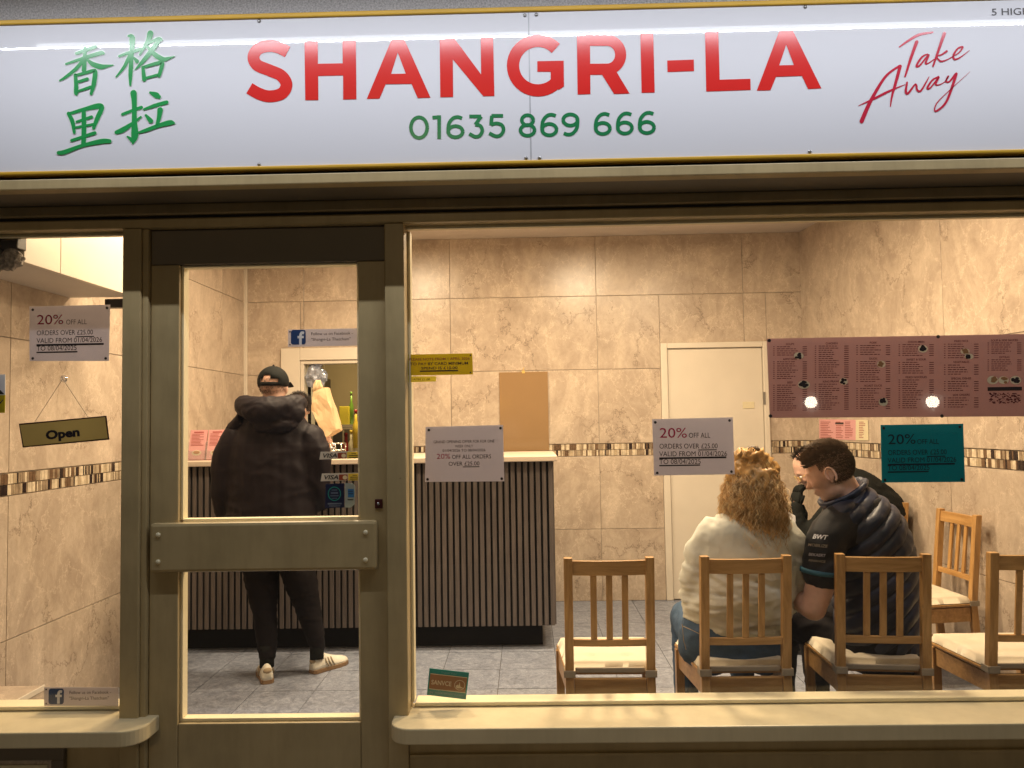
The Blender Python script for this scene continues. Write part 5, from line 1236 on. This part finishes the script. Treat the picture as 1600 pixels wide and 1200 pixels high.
# hair: dense curls
hb = MB(); hb.sphere(P(1176, 745, .0), (.105, .108, .105), 20, 14); hb.sphere(P(1176, 795, -.02), (.118, .095, .12), 20, 14); hb.sphere(P(1178, 822, -.05), (.10, .07, .07), 20, 14)
hb.sphere(P(1172, 712, -.03), (.07, .06, .03), 16, 10)
link('hair_mass', blob(hb, .011, 3, wrinkle(.03, (24, 24, 20), 4, .8)), M['curl'], wo)
hc0 = P(1176, 750, 0)
def curl_root():
    while True:
        v = Vector((rnd.gauss(0, 1), rnd.gauss(0, 1), rnd.gauss(0, 1))).normalized()
        if v.z > -.35 and v.y < .75: return hc0+Vector((v.x*.088, v.y*.09-.0, v.z*.10+.0)), v
zlow = P(1176, 844).z
def curl_path(p0, n, seg):
    pts = []; r = rnd.uniform(.005, .013); ph = rnd.uniform(0, 6.28); fr = rnd.uniform(38, 75)*rnd.choice((-1, 1)); L = (p0.z-zlow)*rnd.uniform(.65, 1.15)+.03
    side = Vector((n.x, n.y, 0)); side = side.normalized() if side.length > .1 else Vector((rnd.uniform(-1, 1), -.5, 0)).normalized()
    spread = rnd.uniform(.02, .058); seg = 26
    for k in range(seg+1):
        t_ = k/seg; fall = p0+side*(spread*math.sin(min(1, t_*1.7)*math.pi/2))+Vector((0, 0, .012*math.sin(min(1, t_*5)*math.pi)-L*t_**1.25))
        a_ = ph+fr*L*t_*1.9
        pts.append(fall+side*(r*math.cos(a_))+Vector((-side.y, side.x, 0))*(r*math.sin(a_))+Vector((0, 0, r*.5*math.sin(a_*.7))))
    return pts
strands(900, curl_root, curl_path, .0011).build('curls', M['curl'], wo, True, fix=False)
strands(750, curl_root, curl_path, .0010).build('blond_curls', M['curl2'], wo, True, fix=False)
def up_path(p0, n, seg):    # hair drawn up into the clip
    tgt = P(1177, 706, -.04); pts = []
    for k in range(9):
        t_ = k/8; q = p0.lerp(tgt, t_); q += (q-hc0).normalized()*(.018*math.sin(t_*math.pi)); pts.append(q)
    return pts
def up_root():
    while True:
        p_, v = curl_root()
        if v.z > .15: return p_+v*.012, v
strands(600, up_root, up_path, .0010).build('pinned_up_hair', M['curl2'], wo, True, fix=False)
hcp = MB(); c0 = P(1177, 702, -.05)
for k in range(6): hcp.tube([c0+Vector((-.02+k*.008, 0, .012)), c0+Vector((-.022+k*.0085, -.02, 0)), c0+Vector((-.02+k*.008, -.012, -.02))], .003, 6)
hcp.sphere(c0, (.024, .014, .016), 14, 8).build('hair_clip', M['brownhair'], wo, True)

# ---- man in the quilted vest ------------------------------------------------
YV = 3.36
P = lambda px, py, dy=0: U(px, py, YV+dy)
mn_ = tag(empty('person', (P(1370, 1000).x, YV, 0), 'person with short brown hair in quilted navy vest leaning forward on a chair', 'person'))
mb = MB(); hc = P(1296, 738, -.02); T = head_parts(mb, hc, 158, 26, 1.02)
limb(mb, [P(1312, 752, .0), P(1330, 790, .0)], [.062, .075])
torso(mb, [(P(1335, 790), .13, .13), (P(1345, 840), .16, .16), (P(1365, 900), .15, .15), (P(1370, 990), .16, .15)])
hp_ = P(1365, 1020, .03); k1 = Vector((P(1262, 1000).x, YV+.30, .52)); k2 = Vector((P(1330, 1000).x, YV+.48, .53)); a1 = Vector((k1.x-.02, k1.y+.02, .09)); a2 = Vector((k2.x+.02, k2.y-.02, .09))
for k_, a_ in ((k1, a1), (k2, a2)): limb(mb, [hp_, k_], [.09, .06]); limb(mb, [k_, a_], [.058, .036])
el = P(1271, 950, -.13); wr = Vector((P(1222, 905).x, YV+.26, U(1222, 905, YV+.26).z))
limb(mb, [P(1292, 840, -.14), P(1283, 905, -.14), el], [.062, .060, .050]); limb(mb, [el, wr], [.052, .030])
limb(mb, [P(1330, 830, .17), P(1290, 900, .2), Vector((wr.x+.03, wr.y+.08, wr.z+.02))], [.055, .05, .03])
for tt_ in range(1): pass
bo = link('body', blob(mb, .0075, 4), M['skin'], mn_)
hm = MB(); hand(hm, wr, (-.4, .5, .6), (-.6, -.6, .2), curl=.9); hand(hm, Vector((wr.x+.03, wr.y+.08, wr.z+.02)), (-.6, .1, .5), (0, .6, .4), curl=.9, left=-1); hm.build('hands', M['skin'], mn_, True)
# far ear folds on the visible ear (his left)
for s_ in (-1, 1): ear_obj(T, s_, mn_).build('ear_rim', M['skin'], mn_, True)
tee = MB(); limb(tee, [P(1312, 822, -.09), P(1292, 845, -.13), P(1284, 890, -.14), P(1283, 896, -.14)], [.09, .082, .077, .077]); limb(tee, [P(1335, 820, .12), P(1300, 890, .19)], [.08, .07])
torso(tee, [(P(1332, 780), .12, .12), (P(1345, 840), .17, .17), (P(1365, 900), .16, .16)])
tl_ = link('polo_shirt', blob(tee, .009, 5, wrinkle(.009, (10, 10, 10), 6)), M['blacktee'], mn_)
cuf = MB(); cuf.tube([P(1282, 889, -.14), P(1281.5, 896, -.14)], [.0795, .0795], 24).build('sleeve_cuff', M['cuff'], mn_, True)
ve = MB(); torso(ve, [(P(1325, 768), .075, .075), (P(1333, 788), .12, .13), (P(1341, 812), .165, .175), (P(1352, 850), .185, .19), (P(1364, 900), .178, .185), (P(1370, 950), .172, .175), (P(1372, 995), .175, .175), (P(1372, 1012), .165, .165)], side=(1, 0, 0))
ve.sphere(P(1325, 815, -.08), (.105, .09, .09), 20, 12)
ax = Vector((-.62, 0, .78))
def quilt(co, n):
    s_ = (co.dot(ax)+.010*noise.noise(co*6))/.058; f_ = abs(math.sin(s_*math.pi))
    seam = -.012*(1-f_)**2.2 + .004*f_
    return seam + .004*noise.noise(Vector((co.x*26, co.y*20, co.z*26)))
vme = blob(ve, .0065, 5, quilt)
vo_ = link('quilted_vest', vme, M['navy'], mn_)
col = MB(); cr_ = []
cc0 = P(1318, 772, .0)
for k in range(17):
    an = 2*math.pi*k/16; cr_.append(cc0+Vector((.082*math.cos(an), .085*math.sin(an), -.058*math.cos(an)*-1*.8)))
col.tube(cr_, [(.014, .028)]*17, 12); link('vest_collar', blob(col, .006, 3, wrinkle(.004)), M['navy'], mn_)
# sleeve print, wrapped on the arm
def wrap_text(s_, px, py, h, wd, mat, name, bold=.01, shear=.15):
    pr_ = Print(); pr_.text(s_, px, py, h, YV-.14, width=wd, bold=bold, shear=shear, M4=rot_y(6))
    bvh = BVHTree.FromObject(tl_, bpy.context.evaluated_depsgraph_get())
    out = []
    for v in pr_.mb.v:
        d = (Vector(v)-CAM); d.normalize(); hit = bvh.ray_cast(CAM, d)
        out.append(tuple(hit[0]-d*.002) if hit[0] else tuple(v))
    pr_.mb.v = out; return pr_.build(name, mat, mn_)
bpy.context.view_layer.update()
wrap_text('BWT', 1269, 841, 7, 24, M['whiteprint'], 'sleeve_print', .03, .3); wrap_text('MOBILIZE', 1262, 853, 4.5, 30, M['strap'], 'sleeve_print'); wrap_text('BOSCH TEXT'[:0] or 'BEKAERT', 1263, 868, 4.5, 26, M['paper'], 'sleeve_print'); wrap_text('FINANCE', 1263, 877, 3.5, 26, M['strap'], 'sleeve_print')
tr_ = MB(); torso(tr_, [(P(1370, 985), .165, .165), (P(1368, 1020), .18, .175), (P(1366, 1036), .17, .165)])
for k_, a_ in ((k1, a1), (k2, a2)): limb(tr_, [hp_, k_], [.105, .082]); limb(tr_, [k_, a_+Vector((0, 0, .03))], [.078, .055])
link('trousers', blob(tr_, .011, 5, wrinkle(.009, (10, 10, 16), 7)), M['trouser'], mn_)
for a_, s_ in ((a1, .9), (a2, .6)): shoe('shoe', (a_.x+.04, a_.y-.04, 0), s_, mn_, mats=('cap', 'dark', 'cap'))
def hcond(p, v): return (p.z > .050 and p.x < .072) or (p.x < -.014 and p.z > -.050) or (p.x < .026 and p.z > .022)
def hair_patch(T, cond, off, cx=-.012, cz=.028, rx=.098, ry=.077, rz=.092, nu=48, nv=30):
    vs = []; keep = []
    for i in range(nv+1):
        th = math.pi*i/nv
        for k in range(nu):
            a_ = 2*math.pi*k/nu; v = Vector((math.sin(th)*math.cos(a_), math.sin(th)*math.sin(a_), math.cos(th)))
            p = Vector((cx+v.x*(rx+off), v.y*(ry+off), cz+v.z*(rz+off*1.6))); p += v*noise.noise(v*7)*off*.5
            keep.append(cond(p, v)); vs.append(T @ p)
    fs = [f for f in ((i*nu+k, (i+1)*nu+k, (i+1)*nu+(k+1) % nu, i*nu+(k+1) % nu) for i in range(nv) for k in range(nu)) if all(keep[q] for q in f)]
    return MB().add(vs, fs)
hr = hair_patch(T, lambda p, v: hcond(p, v) and p.z > .066+.03*noise.noise(v*9) and p.x < .05, .003).build('hair', M['brownhair'], mn_, True, fix=False); hr.modifiers.new('t', 'SOLIDIFY').thickness = .004
fwdv = (T.to_3x3() @ Vector((.75, 0, .55))).normalized()
bkv = (T.to_3x3() @ Vector((-.5, 0, -.8))).normalized()
strands(5200, scalp_root(T, lambda p, v: hcond(p, v) and p.z > .055, rx=.104, ry=.083, rz=.101), short_path(.019, tuple(fwdv*.9), .26), .0009).build('top_hair', M['brownhair'], hr, fix=False)
strands(6500, scalp_root(T, lambda p, v: (p.z > -.052 and p.x < -.010+.02*rnd.random() or p.z > .015+.02*rnd.random() and p.x < .03) and p.z <= .065 and rnd.random() < .45+9*(p.z+.05), rx=.099, ry=.078, rz=.094), short_path(.007, tuple(bkv*1.3), .2), .0008).build('side_hair', M['brownhair'], hr, fix=False)

# ---- bent over person on the far chair --------------------------------------
YT3 = 5.0
P = lambda px, py, dy=0: U(px, py, YT3+dy)
th = tag(empty('person', (wall_x(YT3)-.3, YT3, 0), 'person in black jacket bent over behind the navy vest', 'person'))
mb = MB(); hc = P(1266, 733, .0); T = head_parts(mb, hc, 178, 38, 1.05)
pel = Vector((wall_x(YT3)-.36, YT3, .56)); kn = Vector((pel.x-.42, YT3-.1, .50)); an_ = Vector((kn.x, YT3-.08, .09))
limb(mb, [P(1285, 745), P(1310, 765)], [.06, .07]); torso(mb, [(P(1318, 770), .13, .16), (P(1350, 800), .14, .18), (pel, .15, .17)], side=(0, 0, 1))
for s_ in (-.1, .12): limb(mb, [pel+Vector((0, s_, 0)), kn+Vector((0, s_, 0))], [.085, .058]); limb(mb, [kn+Vector((0, s_, 0)), an_+Vector((0, s_, 0))], [.056, .036])
wr3 = P(1243, 790, -.10)
limb(mb, [P(1315, 785, -.17), P(1262, 838, -.14), wr3], [.05, .042, .032]); limb(mb, [P(1315, 785, .17), P(1262, 835, .12), P(1250, 792, .05)], [.05, .042, .032])
link('body', blob(mb, .009, 4), M['skin'], th); eyes(T, th)
hm = MB(); hand(hm, wr3, (.15, .1, 1), (-1, -.3, 0), 1.0, .5); hand(hm, P(1250, 792, .05), (.1, 0, 1), (-1, .3, 0), curl=.5, left=-1); hm.build('hands', M['cap'], th, True)
jk = MB(); torso(jk, [(P(1302, 762), .10, .12), (P(1318, 766), .165, .2), (P(1345, 785), .185, .235), (P(1368, 815), .19, .23), (pel+Vector((0, 0, .02)), .19, .21)], side=(0, 0, 1))
limb(jk, [P(1318, 780, -.18), P(1285, 818, -.17), P(1258, 842, -.14), P(1247, 815, -.12), P(1243, 792, -.10)], [.08, .068, .06, .05, .042]); limb(jk, [P(1318, 780, .18), P(1260, 838, .12), P(1250, 796, .05)], [.08, .06, .042])
jk.sphere(P(1355, 765, -.02), (.10, .15, .07), 20, 12)
link('jacket', blob(jk, .011, 6, wrinkle(.012, (9, 9, 14), 9)), M['cap'], th)
tr_ = MB(); tr_.sphere(pel, (.16, .19, .13), 20, 12)
for s_ in (-.1, .12): limb(tr_, [pel+Vector((0, s_, 0)), kn+Vector((0, s_, 0))], [.1, .078]); limb(tr_, [kn+Vector((0, s_, 0)), an_+Vector((0, s_, .03))], [.074, .054])
link('trousers', blob(tr_, .012, 5, wrinkle(.008)), M['trouser'], th)
for s_ in (-.1, .12): shoe('shoe', (an_.x+.06, an_.y+s_, 0), math.radians(90), th, mats=('cap', 'dark', 'cap'))
strands(1800, scalp_root(T, lambda p, v: (p.z > .085 and p.x < .03) or (p.x < -.03 and p.z > -.04)), short_path(.03, (0, 0, .2), .35), .0014).build('hair', M['darkhair'], th, fix=False)
gl_ = MB()
for s_ in (-1, 1): gl_.tube([T @ Vector((.098, s_*.030+.020*math.cos(k*.5236), .002+.016*math.sin(k*.5236))) for k in range(13)], .0016, 5).tube([T @ Vector((.095, s_*.05, .006)), T @ Vector((.0, s_*.082, .008))], .0018, 5)
gl_.build('glasses', M['brass'], th, True)
ph_ = tag(empty('phone', P(1240, 815, -.2), 'pale phone or card held below the face of the bent over person', 'phone'))
MB().prism([P(1232, 800, -.16), P(1243, 806, -.16), (P(1245, 832, -.16)), P(1236, 828, -.16)], (0, .008, 0)).build('case', M['whiteprint'], ph_, bevel=.002)

# ---- street behind the camera -------------------------------------------------
for i, (x, y, z) in enumerate(STREET):
    t = tag(empty('street_globe_lamp', (x, y, 0), ['globe lamp across the street mirrored in the middle of the rose menu', 'globe lamp across the street mirrored at the right of the rose menu'][i], 'lamp', 'globe lamps across the street'))
    MB().tube([(x, y, -.13), (x, y, z-.05)], [.05, .03], 12).build('post', M['dark'], t, True)
    MB().sphere((x, y, z), .075, 20, 12).build('globe', M['globe'], t, True)
sl = tag(empty('added_street_lamp', (-2.5, -14, -.13), 'added tall street lamp, unseen across the road, lighting the shop front', 'street lamp'))  # unseen lamp, added so warm light reaches the frames and transom boards
MB().tube([(-2.5, -14, -.13), (-2.5, -14, 6.9)], [.09, .05], 14).tube([(-2.5, -14, 6.9), (-2.5, -13.4, 7.0)], .035, 10).build('post', M['dark'], sl, True)
MB().box(-2.75, -2.25, -13.7, -13.1, 6.95, 7.08).build('lamp_head', M['kdark'], sl, bevel=.03)
area('added_street_light', (-2.5, -13.05, 6.75), 0.7, 112, (1.0, .72, .38), (math.radians(72), 0, 0))
